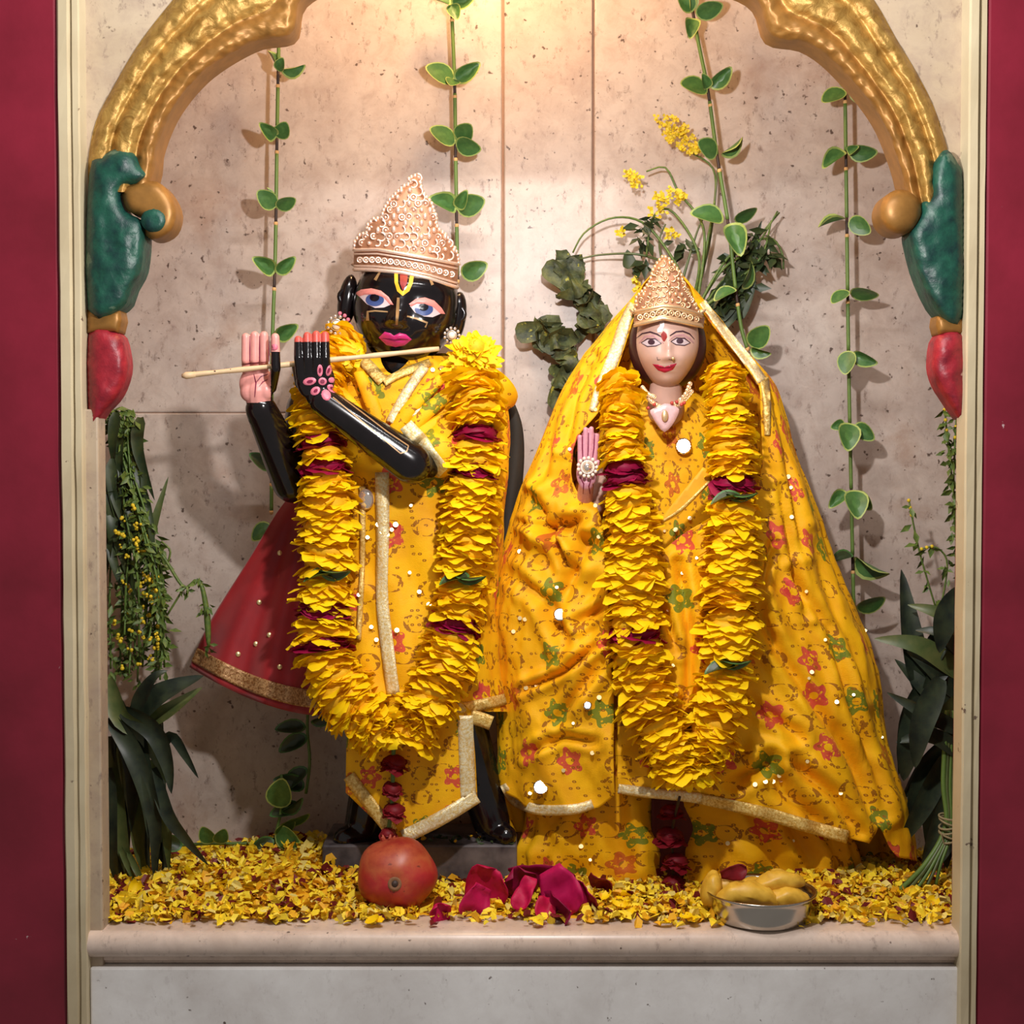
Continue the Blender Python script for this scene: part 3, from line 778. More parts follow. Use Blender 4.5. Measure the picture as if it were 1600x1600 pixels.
paintpart('gilt_line', [[Z2(*q) for q in stroke(s_, 7)] for s_ in ([(912, 480), (1060, 590), (1190, 690), (1310, 770)], [(1310, 770), (1300, 800), (1265, 812)], [(1265, 812), (1150, 715), (1010, 600), (890, 500)])], M['gilt'], .6, st1, bvh_body, 2)

# clothing --------------------------------------------------------
YT = [556, 590, 620, 680, 760, 850, 950, 1050, 1112]
TL = [545, 474, 456, 462, 470, 478, 484, 490, 496]
TR = [702, 768, 788, 796, 791, 785, 777, 781, 790]
TB = [48, 70, 82, 86, 82, 84, 90, 98, 104]
def tunic_pt(ph, y, off=0, fold=1):
    l, r, b = (stable(YT, q, y) for q in (TL, TR, TB)); cx, a = (l + r) / 2, (r - l) / 2
    f = fold * (16 * (.25 - abs(noise.noise((ph * 2.6 + y * .004, y * .012, 13)))) * min(1, max(0, (y - 600) / 150)) + 7 * noise.noise((ph * 2.2, y * .010, 3)) + 3.5 * math.sin(ph * 13 + y * .012) * min(1, max(0, (y - 640) / 300)) + 3 * noise.noise((ph * 6, y * .02, 8)))
    x = cx + (a + f * .5) * math.cos(ph); D = 272 - (b + f + off) * math.sin(ph)
    return P(x + off * .3 * math.cos(ph), y, D)
def tunic(u, v):
    ph = -PI / 2 + 2 * PI * u
    l = TL[0]; x = 622 + 150 * math.cos(ph)
    top = 556 + (30 * max(0, 1 - abs(x - 612) / 45) if math.sin(ph) > 0 else -4)
    y = lerp(top, 1112, v)
    return tunic_pt(ph, y), (ph * 1.55, y / 100)
tm = MB().grid(tunic, 110, 90); tun = tm.build('tunic', M['print'], st1)
bvh_t = bvh_of([tm])
def strip(name, pts, wd, m, parent, bvh, off=2.5, crumple=3.4, n=40, fallback=190):
    """a band of lace lying on the cloth below it"""
    q = resample(catmull([(x, y, 0) for x, y in pts]), n); mb = MB(); vs = []; last = None
    for i, p in enumerate(q):
        t = (q[min(i + 1, n - 1)] - q[max(i - 1, 0)]).normalized(); nn = Vector((-t.y, t.x, 0))
        wv = (table([k / (len(wd) - 1) for k in range(len(wd))], wd, i / (n - 1)) if hasattr(wd, '__len__') else wd)
        hc_ = hit(bvh, p.x, p.y)[0]
        if hc_ is None: hc_ = last if last is not None else P(p.x, p.y, fallback)
        last = hc_
        for k in range(5):
            s = (k / 4 - .5) * wv; x, y = p.x + nn.x * s, p.y + nn.y * s
            h, no, d = hit(bvh, x, y)
            if h is None or abs(h.y - hc_.y) > 22: h = P(x, y, hc_.y)
            vs.append((h, d, k))
    # keep the band from diving into folds: smooth along its length
    pos = [v[0] - v[1] * (off + (2.2 if v[2] in (1, 2, 3) else 0) + crumple * noise.noise((i * .31, v[2] * .5, 2.2))) for i, v in enumerate(vs)]
    for it in range(2):
        pos = [pos[i] if i < 5 or i >= len(pos) - 5 else pos[i] * .5 + (pos[i - 5] + pos[i + 5]) * .25 for i in range(len(pos))]
    mb.add(pos, [(i * 5 + k, i * 5 + k + 1, i * 5 + k + 6, i * 5 + k + 5) for i in range(n - 1) for k in range(4)])
    o = mb.build(name, m, parent); solidify(o, 1.5); return o
strip('front_border', [(597, 738), (598, 830), (597, 930), (604, 1000), (615, 1086)], [22, 20, 18, 20, 20], M['lace_pale'], tun, bvh_t, 5)
strip('side_border', [(566, 760), (566, 880), (560, 1000)], [10, 8, 8], M['lace'], tun, bvh_t, 3)
strip('neck_border', [(556, 552), (578, 574), (598, 596)], 18, M['lace'], tun, bvh_t, 4)
strip('neck_border', [(600, 598), (626, 584), (672, 566)], 12, M['lace'], tun, bvh_t, 4)
strip('sash_border', [(664, 572), (636, 612), (610, 660)], 15, M['lace_pale'], tun, bvh_t, 8)
strip('sash_border', [(704, 624), (668, 634), (636, 648)], 18, M['lace_pale'], tun, bvh_t, 7)
strip('hem_border', [(690, 1104), (720, 1106), (756, 1100), (790, 1092)], 17, M['lace'], tun, bvh_t, 4)
# gathers of the sash across the chest
mb = MB()
for k, (a, b, c) in enumerate((((690, 590), (640, 640), (600, 700)), ((720, 600), (660, 650), (615, 705)), ((700, 650), (660, 675), (640, 700)), ((560, 580), (585, 640), (600, 700)), ((520, 600), (560, 650), (590, 710)))):
    q = catmull([P(*a, 190), P(*b, 178), P(*c, 182)], 8)
    mb.tube(q, [9 + 4 * math.sin(PI * i / (len(q) - 1)) for i in range(len(q))], 10, flat=.6)
for v in list(range(len(mb.v))): mb.uv[v] = (mb.v[v].x / 100, mb.v[v].z / 100)
mb.build('sash_gathers', M['print'], tun)
# sleeve down the bent arm
mb = MB(); q = resample(catmull([P(775, 600, 268), P(742, 640, 238), P(702, 690, 190), P(672, 722, 160)]), 24)
mb.tube(q, [46 - 8 * i / 23 + 2.5 * math.sin(i * 1.3) + 1.5 * math.sin(i * 2.9) for i in range(24)], 28)
for v in range(len(mb.v)): mb.uv[v] = (mb.v[v].x / 100, mb.v[v].z / 100)
slv = mb.build('sleeve', M['print'], tun)
strip('cuff_border', [(634, 664), (655, 690), (672, 716), (694, 738)], [22, 28, 28, 22], M['lace_pale'], slv, bvh_of([mb]), 5, fallback=125)
# pointed front flap
flap = [(546, 1080), (541, 1170), (540, 1238), (618, 1312), (746, 1250), (742, 1180), (736, 1112), (702, 1075)]
v, f, nb = cdt(flap, 9)
fm = MB().add([P(x, y, 188 - 14 * math.cos((x - 640) / 75) + 5 * math.sin(x * .07 + y * .01)) for x, y in v], f, 0, [(x / 80 + 7, y / 80) for x, y in v])
fo = fm.build('front_flap', M['print'], st1); solidify(fo, 3); bvh_f = bvh_of([fm])
strip('flap_border', [(727, 1118), (729, 1180), (732, 1246)], 24, M['lace_pale'], fo, bvh_f, 3, n=24)
strip('flap_border', [(745, 1244), (690, 1278), (630, 1308)], 22, M['lace_pale'], fo, bvh_f, 4, n=24)
strip('flap_border', [(545, 1212), (570, 1246), (612, 1300)], 20, M['lace'], fo, bvh_f, 3, n=24)
strip('flap_border', [(735, 1120), (752, 1124), (768, 1130)], 22, M['lace'], fo, bvh_f, 2, n=12, fallback=215)
# red net skirt that flares out behind on the left
def skirt(u, v):
    y = lerp(776, 1105, v); xl = stable([776, 800, 880, 1000, 1045], [452, 432, 396, 336, 298], min(1045, y * 1.0))
    xl = stable([0, .1, .35, .75, 1], [452, 432, 392, 326, 296], v); yl = lerp(776, 1042, v); yr = lerp(770, 1118, v)
    x = lerp(xl, 500, u); y = lerp(yl, yr, 1 - (1 - u) ** 1.7)
    D = 330 - 85 * math.sin(PI * .5 * u) * (.35 + .65 * v) + (11 * math.sin(u * 17 + 1) + 14 * noise.noise((u * 4, v * 1.3, 2))) * v
    return P(x, y, D)
sm = MB().grid(skirt, 50, 50); so = sm.build('red_net_skirt', M['net'], st1); solidify(so, 1.5)
bm_ = MB().grid(lambda u, v: skirt(u, lerp(.885, .965, v)) + Vector((0, -3 - 1.2 * math.sin(v * PI * 3) ** 2, 0)), 60, 8).build('skirt_border', M['lace_red'], so); solidify(bm_, 2)
sq = MB()
for x, y in ((421, 992), (437, 864), (372, 1022), (437, 1042), (405, 941), (400, 1006)):
    h, nn, d = hit(bvh_of([sm]), x, y)
    if h: sq.lathe(h - d * 2, [(0, 1.4), (3.6, 1.2), (4.6, 0)], -d, 12)
sq.build('skirt_sequins', M['sequin'], so)
# dark sheet standing in for foliage and shade behind the statue at the right
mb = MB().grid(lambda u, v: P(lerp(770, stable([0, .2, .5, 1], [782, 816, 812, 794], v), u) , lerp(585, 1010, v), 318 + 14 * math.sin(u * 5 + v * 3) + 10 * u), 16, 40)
o = mb.build('foliage_shade', flat('foliage_shade_olive', (46, 42, 34), .8, bmp=.3), st1); solidify(o, 3)

# earrings
def earring(px, py, D, r, parent, full=True):
    mb = MB().ell(P(px, py, D - 6), (r * .42, r * .3, r * .42), 14, 10)
    e = mb.build('earring', M['pearl'], parent)
    c = P(px, py, D); b = MB(); b.torus(c + Vector((0, -2, 0)), r * .5, 1.6, (0, -1, 0), 18, 6)
    for k in range(11): a = 2 * PI * k / 11; b.ell(c + Vector((math.cos(a) * r * .82, 0, math.sin(a) * r * .82)), r * .19, 8, 6)
    b.build('earring_beads', M['glass'], e)
    p = MB()
    if full:
        for k in range(7): a = -1.2 + k * .42; p.ell(c + Vector((math.cos(a) * r * 1.2, 3, math.sin(a) * r * 1.15)), r * .2, 8, 6)
        p.build('pink_beads', M['pinkbead'], e)
earring(526, 508, 205, 18, st1); earring(706, 524, 200, 15, st1, False)

# crowns -----------------------------------------------------------
def crown(name, label, outline, cx, cy, D, a, b, bandtop, bandbot, mats, seed, base_c, back_r, roll=0, cell=12.5):
    random.seed(seed); root = thing(name, label, 'crown', P(cx, cy, D))
    Df = lambda x, y: D + b * (1 - math.sqrt(max(.02, 1 - min(.98, ((x - cx) / a) ** 2)))) * .95 + max(0, (cy - y)) * .16
    pm = pillow(outline, Df, 8, 8, 5, lambda x, y: Df(x, y) + 8, None)
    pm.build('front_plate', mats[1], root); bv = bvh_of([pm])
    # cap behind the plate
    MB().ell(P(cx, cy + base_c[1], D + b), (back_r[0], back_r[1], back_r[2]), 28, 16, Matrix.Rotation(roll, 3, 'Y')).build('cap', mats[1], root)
    fil = MB(); xs = [p[0] for p in outline]; ys = [p[1] for p in outline]
    y = min(ys) + 3; row = 0
    while y < max(ys) - 2:
        x = min(xs) + (cell / 2 if row % 2 else 0)
        while x < max(xs):
            q = (x + random.uniform(-1, 1), y + random.uniform(-1, 1))
            if inside(q, outline) and not (bandtop(q[0]) - 3 < q[1]):
                h, nn, d = hit(bv, *q)
                if h is not None:
                    k = random.random(); out = -d
                    if k < .36: fil.ell(h + out * 2, cell * .2, 8, 6); fil.torus(h + out * 1.5, cell * .42, cell * .12, out + Vector((random.uniform(-.5, .5), 0, random.uniform(-.5, .5))), 10, 5)
                    elif k < .66: fil.torus(h + out * 2.5, cell * random.uniform(.36, .6), cell * .15, out, 14, 6, arc=random.uniform(.5, .75))
                    else: fil.ell(h + out * 2, (cell * .32, cell * .36, cell * random.uniform(.3, .5)), 8, 6)
            x += cell
        y += cell * .82; row += 1
    fil.build('filigree', mats[0], root)
    # beaded rim along the outline
    rim = MB(); c = resample([Vector((p[0], p[1], 0)) for p in outline + [outline[0]]], int(sum(math.hypot(outline[i][0] - outline[i - 1][0], outline[i][1] - outline[i - 1][1]) for i in range(len(outline))) / 6.2))
    for k, p in enumerate(c):
        if p.y < bandtop(p.x): rim.ell(P(p.x, p.y, Df(p.x, p.y) - 3), (3.4, 3.4, 3.8), 8, 6)
    rim.build('beaded_rim', mats[0], root)
    # band: two rails and a row of oval links
    x0, x1 = max(min(xs), cx - a * .95), min(max(xs), cx + a * .95); band = MB(); N = 40
    for fr, r in ((0, 3.2), (.2, 1.8), (.82, 2.0), (1, 3.6)):
        band.tube([P(x, lerp(bandtop(x), bandbot(x), fr), Df(x, cy) - 9) for x in (lerp(x0 + 1, x1 - 1, k / N) for k in range(N + 1))], r, 8)
    m = int((x1 - x0) / 10)
    for k in range(m):
        x = lerp(x0 + 5, x1 - 5, (k + .5) / m); c0 = P(x, lerp(bandtop(x), bandbot(x), .5), Df(x, cy) - 9)
        band.torus(c0, 4.4, 1.5, (random.uniform(-.2, .2), -1, 0), 10, 5); band.ell(c0, 2.2, 8, 6)
    # the band's ring goes on round the back of the head
    band.tube([P(cx + a * .88 * math.cos(t), (bandtop(cx) + bandbot(cx)) / 2, D + b - b * math.sin(t)) for t in (PI + PI * k / 24 for k in range(25))], 12, 8, flat=.3)
    band.build('band', mats[0], root)
    return root
def cv(pts, s, ox, oy): return [(ox + x / s, oy + y / s) for x, y in pts]
out1 = cv([(268, 860), (262, 790), (268, 690), (272, 640), (310, 585), (365, 570), (370, 510), (420, 460), (480, 455), (500, 380), (545, 310), (600, 255), (650, 205), (700, 190), (712, 170), (690, 145), (740, 122), (795, 140), (785, 180), (795, 235), (830, 290), (870, 330), (890, 400), (910, 440), (905, 500), (930, 545), (990, 590), (1010, 640), (1055, 690), (1080, 760), (1082, 850), (1068, 1000), (960, 958), (850, 922), (740, 895), (640, 880), (430, 866)], 5, 500, 250)
bt1 = lambda x: table([553, 590, 660, 716], [391, 390, 402, 413], x); bb1 = lambda x: table([553, 586, 628, 670, 713], [421, 422, 426, 435, 449], x)
crown('crown', 'tall pale gilt filigree crown on the black statue', out1, 634, 425, 192, 86, 78, bt1, bb1, (M['crown'], M['crown_dark']), 3, (0, -8), (80, 74, 62), R1)
out2 = cv([(520, 562), (524, 480), (540, 350), (598, 292), (640, 230), (662, 150), (692, 100), (738, 46), (785, 75), (828, 130), (868, 180), (882, 250), (922, 312), (962, 400), (1002, 470), (1042, 502), (1030, 572), (960, 556), (880, 535), (800, 512), (740, 505), (660, 520), (600, 540)], 4.706, 880, 390)
bt2 = lambda x: table([990, 1036, 1060, 1101], [488, 478, 480, 494], x); bb2 = lambda x: table([990, 1010, 1036, 1060, 1100], [509, 504, 497, 502, 511], x)
crown('crown', 'small pointed gilt crown on the veiled statue', out2, 1043, 500, 176, 58, 56, bt2, bb2, (M['crown2'], M['crown_dark']), 5, (0, -6), (54, 52, 46), 0, 10)

# flute
fp = [P(287, 587, 86), P(400, 575, 106), P(500, 564, 124), P(600, 554, 144), P(686, 545, 162)]
flu = thing('flute', 'thin pale bamboo flute held across the black statue\'s hands and mouth', 'flute', fp[2])
MB().tube(resample(fp, 40), [4.2 + .5 * math.sin(i * .9) for i in range(40)], 12).build('tube', M['flute'], flu)
MB().tube([fp[0] + Vector((-3, 0, -.3)), fp[0] + Vector((4, 0, .3)), fp[0] + Vector((18, 3, 2))], [3, 6, 5], 12).build('mouth_end', M['flute'], flu)
mb = MB()
for t in (.12, .18, .24, .34, .42): p = fp[0].lerp(fp[4], t); mb.ell(p + Vector((0, -3.6, 1.5)), (2, 1, 1.4), 8, 6)
mb.build('finger_holes', M['stemdark'], flu)

# ================================================================ VEILED STATUE
st2 = thing('statue', 'pale faced veiled statue wrapped in a yellow printed shawl', 'statue', P(1060, 1395, 300))
hd2 = head(1042, 538, 234, 50, 70, 54, math.radians(1), .30, [
    (-3, -8, 5, 15, 8), (-3, -24, 7, 6, 11), (-10, -26, 4, 4, 4), (4, -26, 4, 4, 4),
    (-24, 4, 14, 8, -4), (19, 5, 14, 8, -4), (-24, 2, 10, 5, 4), (19, 3, 10, 5, 4),
    (-26, -24, 14, 14, 5), (20, -24, 14, 14, 5), (-2, -37, 14, 4, 4), (-2, -43, 10, 4, 4), (-2, -40, 13, 1.2, -3), (-2, -58, 12, 9, 6)], e=2.15)
hd2.capsule(P(1040, 590, 240), P(1040, 640, 252), 26, 32)
hd2.capsule(P(1000, 678, 300), P(1095, 678, 300), 34, 34); hd2.capsule(P(1045, 690, 300), P(1050, 1000, 310), 40, 40); hd2.capsule(P(1050, 1000, 320), P(1050, 1340, 330), 36, 30)
hd2.capsule(P(985, 690, 280), P(925, 790, 255), 26, 20)
hm = MB()
hm.ell(P(915, 742, 186), (16, 9, 26), 14, 10, Matrix.Rotation(-.1, 3, 'Y'))
for x, yt, xb in ((906, 683, 907), (915, 671, 914), (924, 670, 921), (933, 680, 928)): hm.capsule(P(xb, 726, 184), P(x, yt, 182), 5.2, 4.4, 10)
hm.capsule(P(926, 752, 182), P(934, 722, 172), 5, 4.2, 10); hm.capsule(P(916, 756, 190), P(914, 778, 225), 13, 14)
hm = remesh(hm, 1.4, 2)
bv2 = bvh_of([hd2]); bvhand = bvh_of([hm])
MB().join(hd2, 0).join(hm, 1).build('body', [M['skin'], M['pinkskin']], st2)
def Z3(x, y): return (880 + x / 4.706, 390 + y / 4.706)
def poly3(*p): return [Z3(*q) for q in p]
def str3(pts, wd): return [Z3(*q) for q in stroke(pts, wd)]
hr = MB().ell(P(1043, 540, 246), (67, 50, 76), 32, 20)
hr.build('hair', M['hair'], st2)
for wh, lid, brow, ic in ((poly3((572, 686), (618, 656), (676, 656), (722, 690), (680, 708), (618, 712)), str3([(556, 690), (600, 642), (660, 632), (712, 662), (738, 690)], [6, 16, 20, 14, 5]), str3([(534, 655), (580, 618), (640, 606), (690, 622), (728, 646)], [4, 10, 12, 12, 8]), (648, 680)),
                      (poly3((790, 676), (834, 650), (892, 652), (936, 686), (892, 704), (830, 698)), str3([(776, 672), (820, 634), (880, 628), (930, 655), (962, 690)], [5, 14, 20, 16, 6]), str3([(784, 634), (830, 604), (880, 600), (930, 620), (966, 660)], [8, 12, 12, 10, 4]), (858, 672))):
    e = paintpart('eye', [wh], M['eyewhite'], .5, st2, bv2, 1.8)
    paintpart('eyelid', [lid], M['eyeshade'], .5, e, bv2, 1.8, .8)
    lw = [(wh[i][0], wh[i][1]) for i in range(4)]
    paintpart('lash_line', [stroke(lw, [1, 2.2, 2.2, 1.2]), stroke([wh[0], wh[5], wh[4], wh[3]], [.6, 1.5, 1.5, .8])], M['browline'], .9, e, bv2, 1.6)
    paintpart('iris', [[Z3(ic[0] + 26 * math.cos(k * PI / 8), ic[1] + 20 * math.sin(k * PI / 8)) for k in range(16)]], M['browline'], 1.0, e, bv2, 1.8)
    paintpart('eyebrow', [brow], M['browline'], .6, st2, bv2, 1.8)
lp = paintpart('lips', [poly3((655, 842), (700, 846), (728, 856), (745, 864), (764, 856), (792, 846), (836, 836), (806, 884), (748, 906), (696, 888))], M['crimson'], .5, st2, bv2, 1.8, 1.6, 2.5)
paintpart('lip_line', [str3([(668, 848), (720, 868), (748, 872), (780, 866), (826, 842)], [2, 6, 7, 6, 2])], M['lipdark'], 2.2, lp, bv2, 1.6)
paintpart('forehead_mark', [poly3((738, 598), (760, 620), (764, 642), (748, 672), (738, 676), (722, 650), (718, 624))], M['tilak_r'], .8, st2, bv2, 1.6)
paintpart('forehead_mark', [poly3((712, 512), (744, 510), (742, 560), (722, 606), (694, 610), (690, 585), (712, 560))], M['whitepaint'], .8, st2, bv2, 1.6)
paintpart('nostril_line', [str3([(690, 790), (694, 812), (716, 808)], [3, 6, 3]), str3([(776, 808), (800, 812), (808, 790)], [3, 6, 3])], M['browline'], .5, st2, bv2, 1.5)
n0, nn, dd = hit(bv2, *Z3(808, 800)); MB().ell(n0 - dd * 1.5, 2.6, 8, 6).build('nose_stud', M['sequin'], st2)
paintpart('finger_line', [stroke([(x0, 676), (x1, 700), (x2, 722)], [1.6, 2, 1.6]) for x0, x1, x2 in ((910, 910, 911), (919.5, 919, 918), (929, 928, 925))] + [stroke([(906, 745), (912, 756), (911, 772)], [1, 2, 1]), stroke([(924, 748), (920, 760), (922, 772)], [1, 2, 1])], M['henna'], .6, st2, bvhand, 1.5)
# rosette worn on the palm
c = P(918, 730, 168); ro = MB().lathe(c, [(0, 7), (5, 6), (8, 3), (9, 0)], (0, -1, 0), 18).build('hand_rosette', M['glass'], st2)
mb = MB()
mb.torus(c, 10.5, 1.8, (0, -1, 0), 20, 6)
for k in range(13): a = 2 * PI * k / 13; mb.ell(c + Vector((15.5 * math.cos(a), 0, 15.5 * math.sin(a))), 3.3, 8, 6)
mb.build('rosette_beads', M['pearl'], ro)

# necklace
nk = thing('necklace', 'gilt necklace with a pink spade shaped pendant on the veiled statue', 'necklace', P(1040, 650, 205))
mb = MB()
for pts in ([(1008, 612), (1018, 628), (1032, 636), (1040, 637)], [(1078, 600), (1070, 618), (1054, 632), (1042, 637)], [(1004, 606), (1012, 616), (1022, 620)], [(1080, 612), (1066, 628), (1052, 634)]):
    q = resample(catmull([P(x, y, 206 - 6 * (i > 0)) for i, (x, y) in enumerate(pts)]), 10)
    for i, p in enumerate(q):
        mb.ell(p, (4.2, 3, 4.2) if i % 2 else (3, 3, 5), 8, 6)
        mb.torus(p + Vector((0, -2, 0)), 3.4, 1, (0, -1, 0), 8, 5)
mb.build('gilt_links', M['crown2'], nk)
pd = pillow(smoothpoly(poly3((638, 1182), (690, 1160), (745, 1132), (800, 1142), (852, 1172), (838, 1226), (800, 1292), (745, 1342), (690, 1286), (656, 1232)), 2), 196, 5, 6, 4, 204).build('pendant', M['pendant'], nk)
MB().ell(P(1039, 650, 188), (6, 3, 10), 12, 8).build('pendant_drop', M['crown2'], pd)
mb = MB()
for q in ((625, 1165), (670, 1140), (800, 1128), (835, 1120), (870, 1140), (890, 1128)): mb.ell(P(*Z3(*q), 194), 3.2, 8, 6)
mb.build('coral_beads', flat('coral_bead', (196, 72, 62), .3), nk)

# dress: bodice and pleated skirt down to the shelf
YD = [612, 640, 700, 800, 950, 1100, 1240, 1320, 1396]
DL = [1000, 960, 925, 930, 915, 880, 832, 812, 806]
DR = [1085, 1125, 1165, 1165, 1180, 1220, 1290, 1330, 1352]
DBB = [30, 48, 62, 62, 66, 70, 62, 62, 66]
def dress(u, v):
    ph = -PI / 2 + 2 * PI * u; y0 = 612 + (28 * max(0, 1 - abs(math.cos(ph)) / .5) if math.sin(ph) > 0 else 0); y = lerp(y0, 1396, v)
    l, r, b = (stable(YD, q, y) for q in (DL, DR, DBB)); cx, a = (l + r) / 2, (r - l) / 2
    pl = min(1, max(0, (y - 1050) / 200))
    f = pl * (20 * math.sin(ph * 21 + 1.2 * math.sin(y * .02)) * (.5 + .5 * noise.noise((ph * 2, 1, 1))) + 46 * (.25 - abs(noise.noise((ph * 4.2 + y * .004, y * .012, 4))))) + 3 * noise.noise((ph * 4, y * .02, 2))
    x = cx + (a + .4 * f) * math.cos(ph); gap = math.exp(-((x - 1052) / 34) ** 2) * 46 * pl if math.sin(ph) > 0 else 0
    D = 302 - (b + f) * math.sin(ph) + gap
    return P(x, y, min(D, 440)), (ph * 2.1 + 3, y / 90)
dm = MB().grid(dress, 170, 100); dr = dm.build('dress', M['print'], st2)
# dark red cloth between the two skirt halves
o = MB().grid(lambda u, v: P(lerp(1018, 1092, u), lerp(1235, 1392, v), 262 + 5 * math.sin(u * 9)), 14, 12).build('red_underskirt', flat('maroon_cloth', (92, 24, 24), .7, bmp=.3), st2); solidify(o, 2)

# shawl
YV = [425, 446, 470, 500, 530, 560, 600, 650, 700, 760, 820, 880, 950, 1050, 1150, 1210, 1260, 1350]
VLx = [1022, 1004, 985, 958, 934, 910, 884, 862, 843, 818, 800, 785, 774, 775, 782, 782, 792, 810]
VRx = [1062, 1080, 1100, 1126, 1148, 1176, 1210, 1227, 1240, 1262, 1283, 1304, 1332, 1366, 1386, 1402, 1420, 1434]
VB = [22, 34, 46, 56, 62, 70, 84, 96, 100, 104, 108, 110, 112, 116, 120, 122, 122, 122]
YI = [425, 446, 470, 500, 530, 560, 600, 640, 680, 720, 752, 775, 790, 840, 920, 1000, 1100, 1240, 1400]
IL = [1018, 1004, 1000, 990, 980, 970, 955, 938, 908, 896, 894, 906, 930, 944, 950, 956, 960, 962, 962]
IR = [1066, 1080, 1088, 1108, 1132, 1156, 1184, 1190, 1192, 1192, 1188, 1176, 1150, 1060, 985, 966, 964, 966, 966]
def vcore(y):
    l, r, b = (stable(YV, q, y) for q in (VLx, VRx, VB)); return (l + r) / 2, (r - l) / 2, b
def ends(y):
    cx, a, b = vcore(y); il, ir = stable(YI, IL, y), stable(YI, IR, y)
    p0 = math.acos(max(-.999, min(.999, (il - cx) / a))); p1 = math.acos(max(-.999, min(.999, (ir - cx) / a)))
    return p0, 2 * PI + p1
CREASE = [[(796, 812), (854, 824), (880, 880)], [(850, 828), (914, 810)], [(914, 850), (890, 900), (868, 945)], [(902, 972), (947, 944)], [(835, 775), (860, 840), (888, 890)], [(816, 1078), (884, 1049), (930, 1010)], [(872, 1127), (940, 1037)],
    [(1181, 943), (1217, 1015), (1276, 1105), (1339, 1195), (1372, 1275)], [(1235, 893), (1294, 979), (1330, 1105), (1366, 1204), (1388, 1270)], [(1271, 835), (1312, 970), (1352, 1082)], [(1208, 848), (1190, 916)], [(1172, 1091), (1249, 1150)], [(1145, 1226), (1208, 1186)],
    [(1205, 600), (1228, 700), (1252, 860)], [(905, 568), (872, 650), (848, 745)], [(1218, 760), (1240, 880), (1262, 960)], [(930, 560), (900, 620), (885, 690)], [(805, 900), (850, 940), (880, 1000)], [(820, 1180), (880, 1150), (930, 1160)], [(1240, 1190), (1300, 1240), (1340, 1300)], [(1000, 905), (1040, 960), (1060, 1020)], [(1060, 880), (1080, 1000), (1075, 1100)], [(1200, 1180), (1230, 1240), (1290, 1290)]]
CREASE = [(c_, 5 + (k_ * 7 % 5), 13 + (k_ * 5 % 9)) for k_, c_ in enumerate(CREASE)]
def creases(x, y):
    h = 0
    for c_, w_, d_ in CREASE:
        if not (min(q[0] for q in c_) - 40 < x < max(q[0] for q in c_) + 40 and min(q[1] for q in c_) - 40 < y < max(q[1] for q in c_) + 40): continue
        dd = min(segd((x, y), c_[i], c_[i + 1]) for i in range(len(c_) - 1)); en = min(math.hypot(x - c_[0][0], y - c_[0][1]), math.hypot(x - c_[-1][0], y - c_[-1][1]))
        sd = dd / w_; h += min(1, .25 + en / 30) * d_ * (-1.25 * math.exp(-sd * sd) + .75 * math.exp(-((sd - 2.2) / 1.3) ** 2))
    return h
def shawl_pt(u, y, off=0):
    cx, a, b = vcore(y); p0, p1 = ends(y); ph = lerp(p0, p1, u)
    g = min(1, max(.12, (y - 560) / 300))
    xx = cx + a * math.cos(ph)
    # long folds that fan out from the shoulders, softer crumples across them
    f = g * (9 * math.sin(ph * 11 + 1.7 * noise.noise((ph * 1.5, y * .004, 0)) + y * .004) * (.6 + .6 * noise.noise((ph * 1.7, y * .003, 5)))
             + 20 * noise.noise((xx * .010 + y * .004, y * .0035 - xx * .003, 6)) + 38 * (.25 - abs(noise.noise((ph * 2.4 + y * .0016, y * .0028, 8)))) + 20 * (.25 - abs(noise.noise((ph * 5.5 - y * .003, y * .005, 11))))
             + 9 * (.25 - abs(noise.noise((ph * 9 + y * .012, y * .016, 4)))) + 3.0 * noise.noise((xx * .06, y * .04, 3)))
    # folds gathered over the raised forearm
    e = math.exp(-((xx - 880) / 70) ** 2 - ((y - 830) / 75) ** 2) * (math.sin(ph) > 0)
    f += e * 20 * math.sin((y - 770) * .085 + (xx - 880) * -.055)
    sp = math.sin(ph)
    if sp > 0: f += creases(xx, y) * min(1, sp * 2.5)
    if sp > 0 and u > .5: f -= 6        # the right half passes under the left one
    if sp > 0 and y > 780: f += 10 * math.exp(-((xx - 962) / 18) ** 2) * (u < .5)
    x = xx + (f * .35 + off * .3) * math.cos(ph); D = 300 - (b + f + off) * sp
    return P(x, y, min(D, 438)), (ph * 2.6, y / 100)
BOTX = [775, 790, 815, 850, 930, 962, 964, 1090, 1200, 1330, 1352, 1366, 1392, 1436]
BOTY = [1190, 1236, 1260, 1270, 1264, 1242, 1240, 1252, 1276, 1312, 1318, 1290, 1340, 1350]
def ybot(u):
    cx, a, b = vcore(1230); p0, p1 = ends(1230); ph = lerp(p0, p1, u)
    if math.sin(ph) < 0: return 1300 if math.cos(ph) < 0 else 1345
    return table(BOTX, BOTY, cx + a * math.cos(ph))
def shawl(u, v):
    u = .5 + .5 * math.copysign(abs(2 * u - 1) ** .9, 2 * u - 1)
    return shawl_pt(u, lerp(427, ybot(u), v))
vm = MB().grid(shawl, 260, 190); sh = vm.build('shawl', M['print'], st2); solidify(sh, 2)
bvh_v = bvh_of([vm])
def edge_border(name, u0, u1, y0, y1, m, off=3, n=70):
    o = MB().grid(lambda s, t: shawl_pt(lerp(u0, u1, s), lerp(y0, y1, t), off + 1.5 * noise.noise((t * 30, s, 1)))[0], 5, n).build(name, m, sh); return solidify(o, 2)
strip('veil_border', [(989, 474), (976, 505), (965, 540), (952, 575), (937, 610), (924, 642)], [12, 18, 19, 19, 17, 8], M['lace_pale'], sh, bvh_v, 2.5)
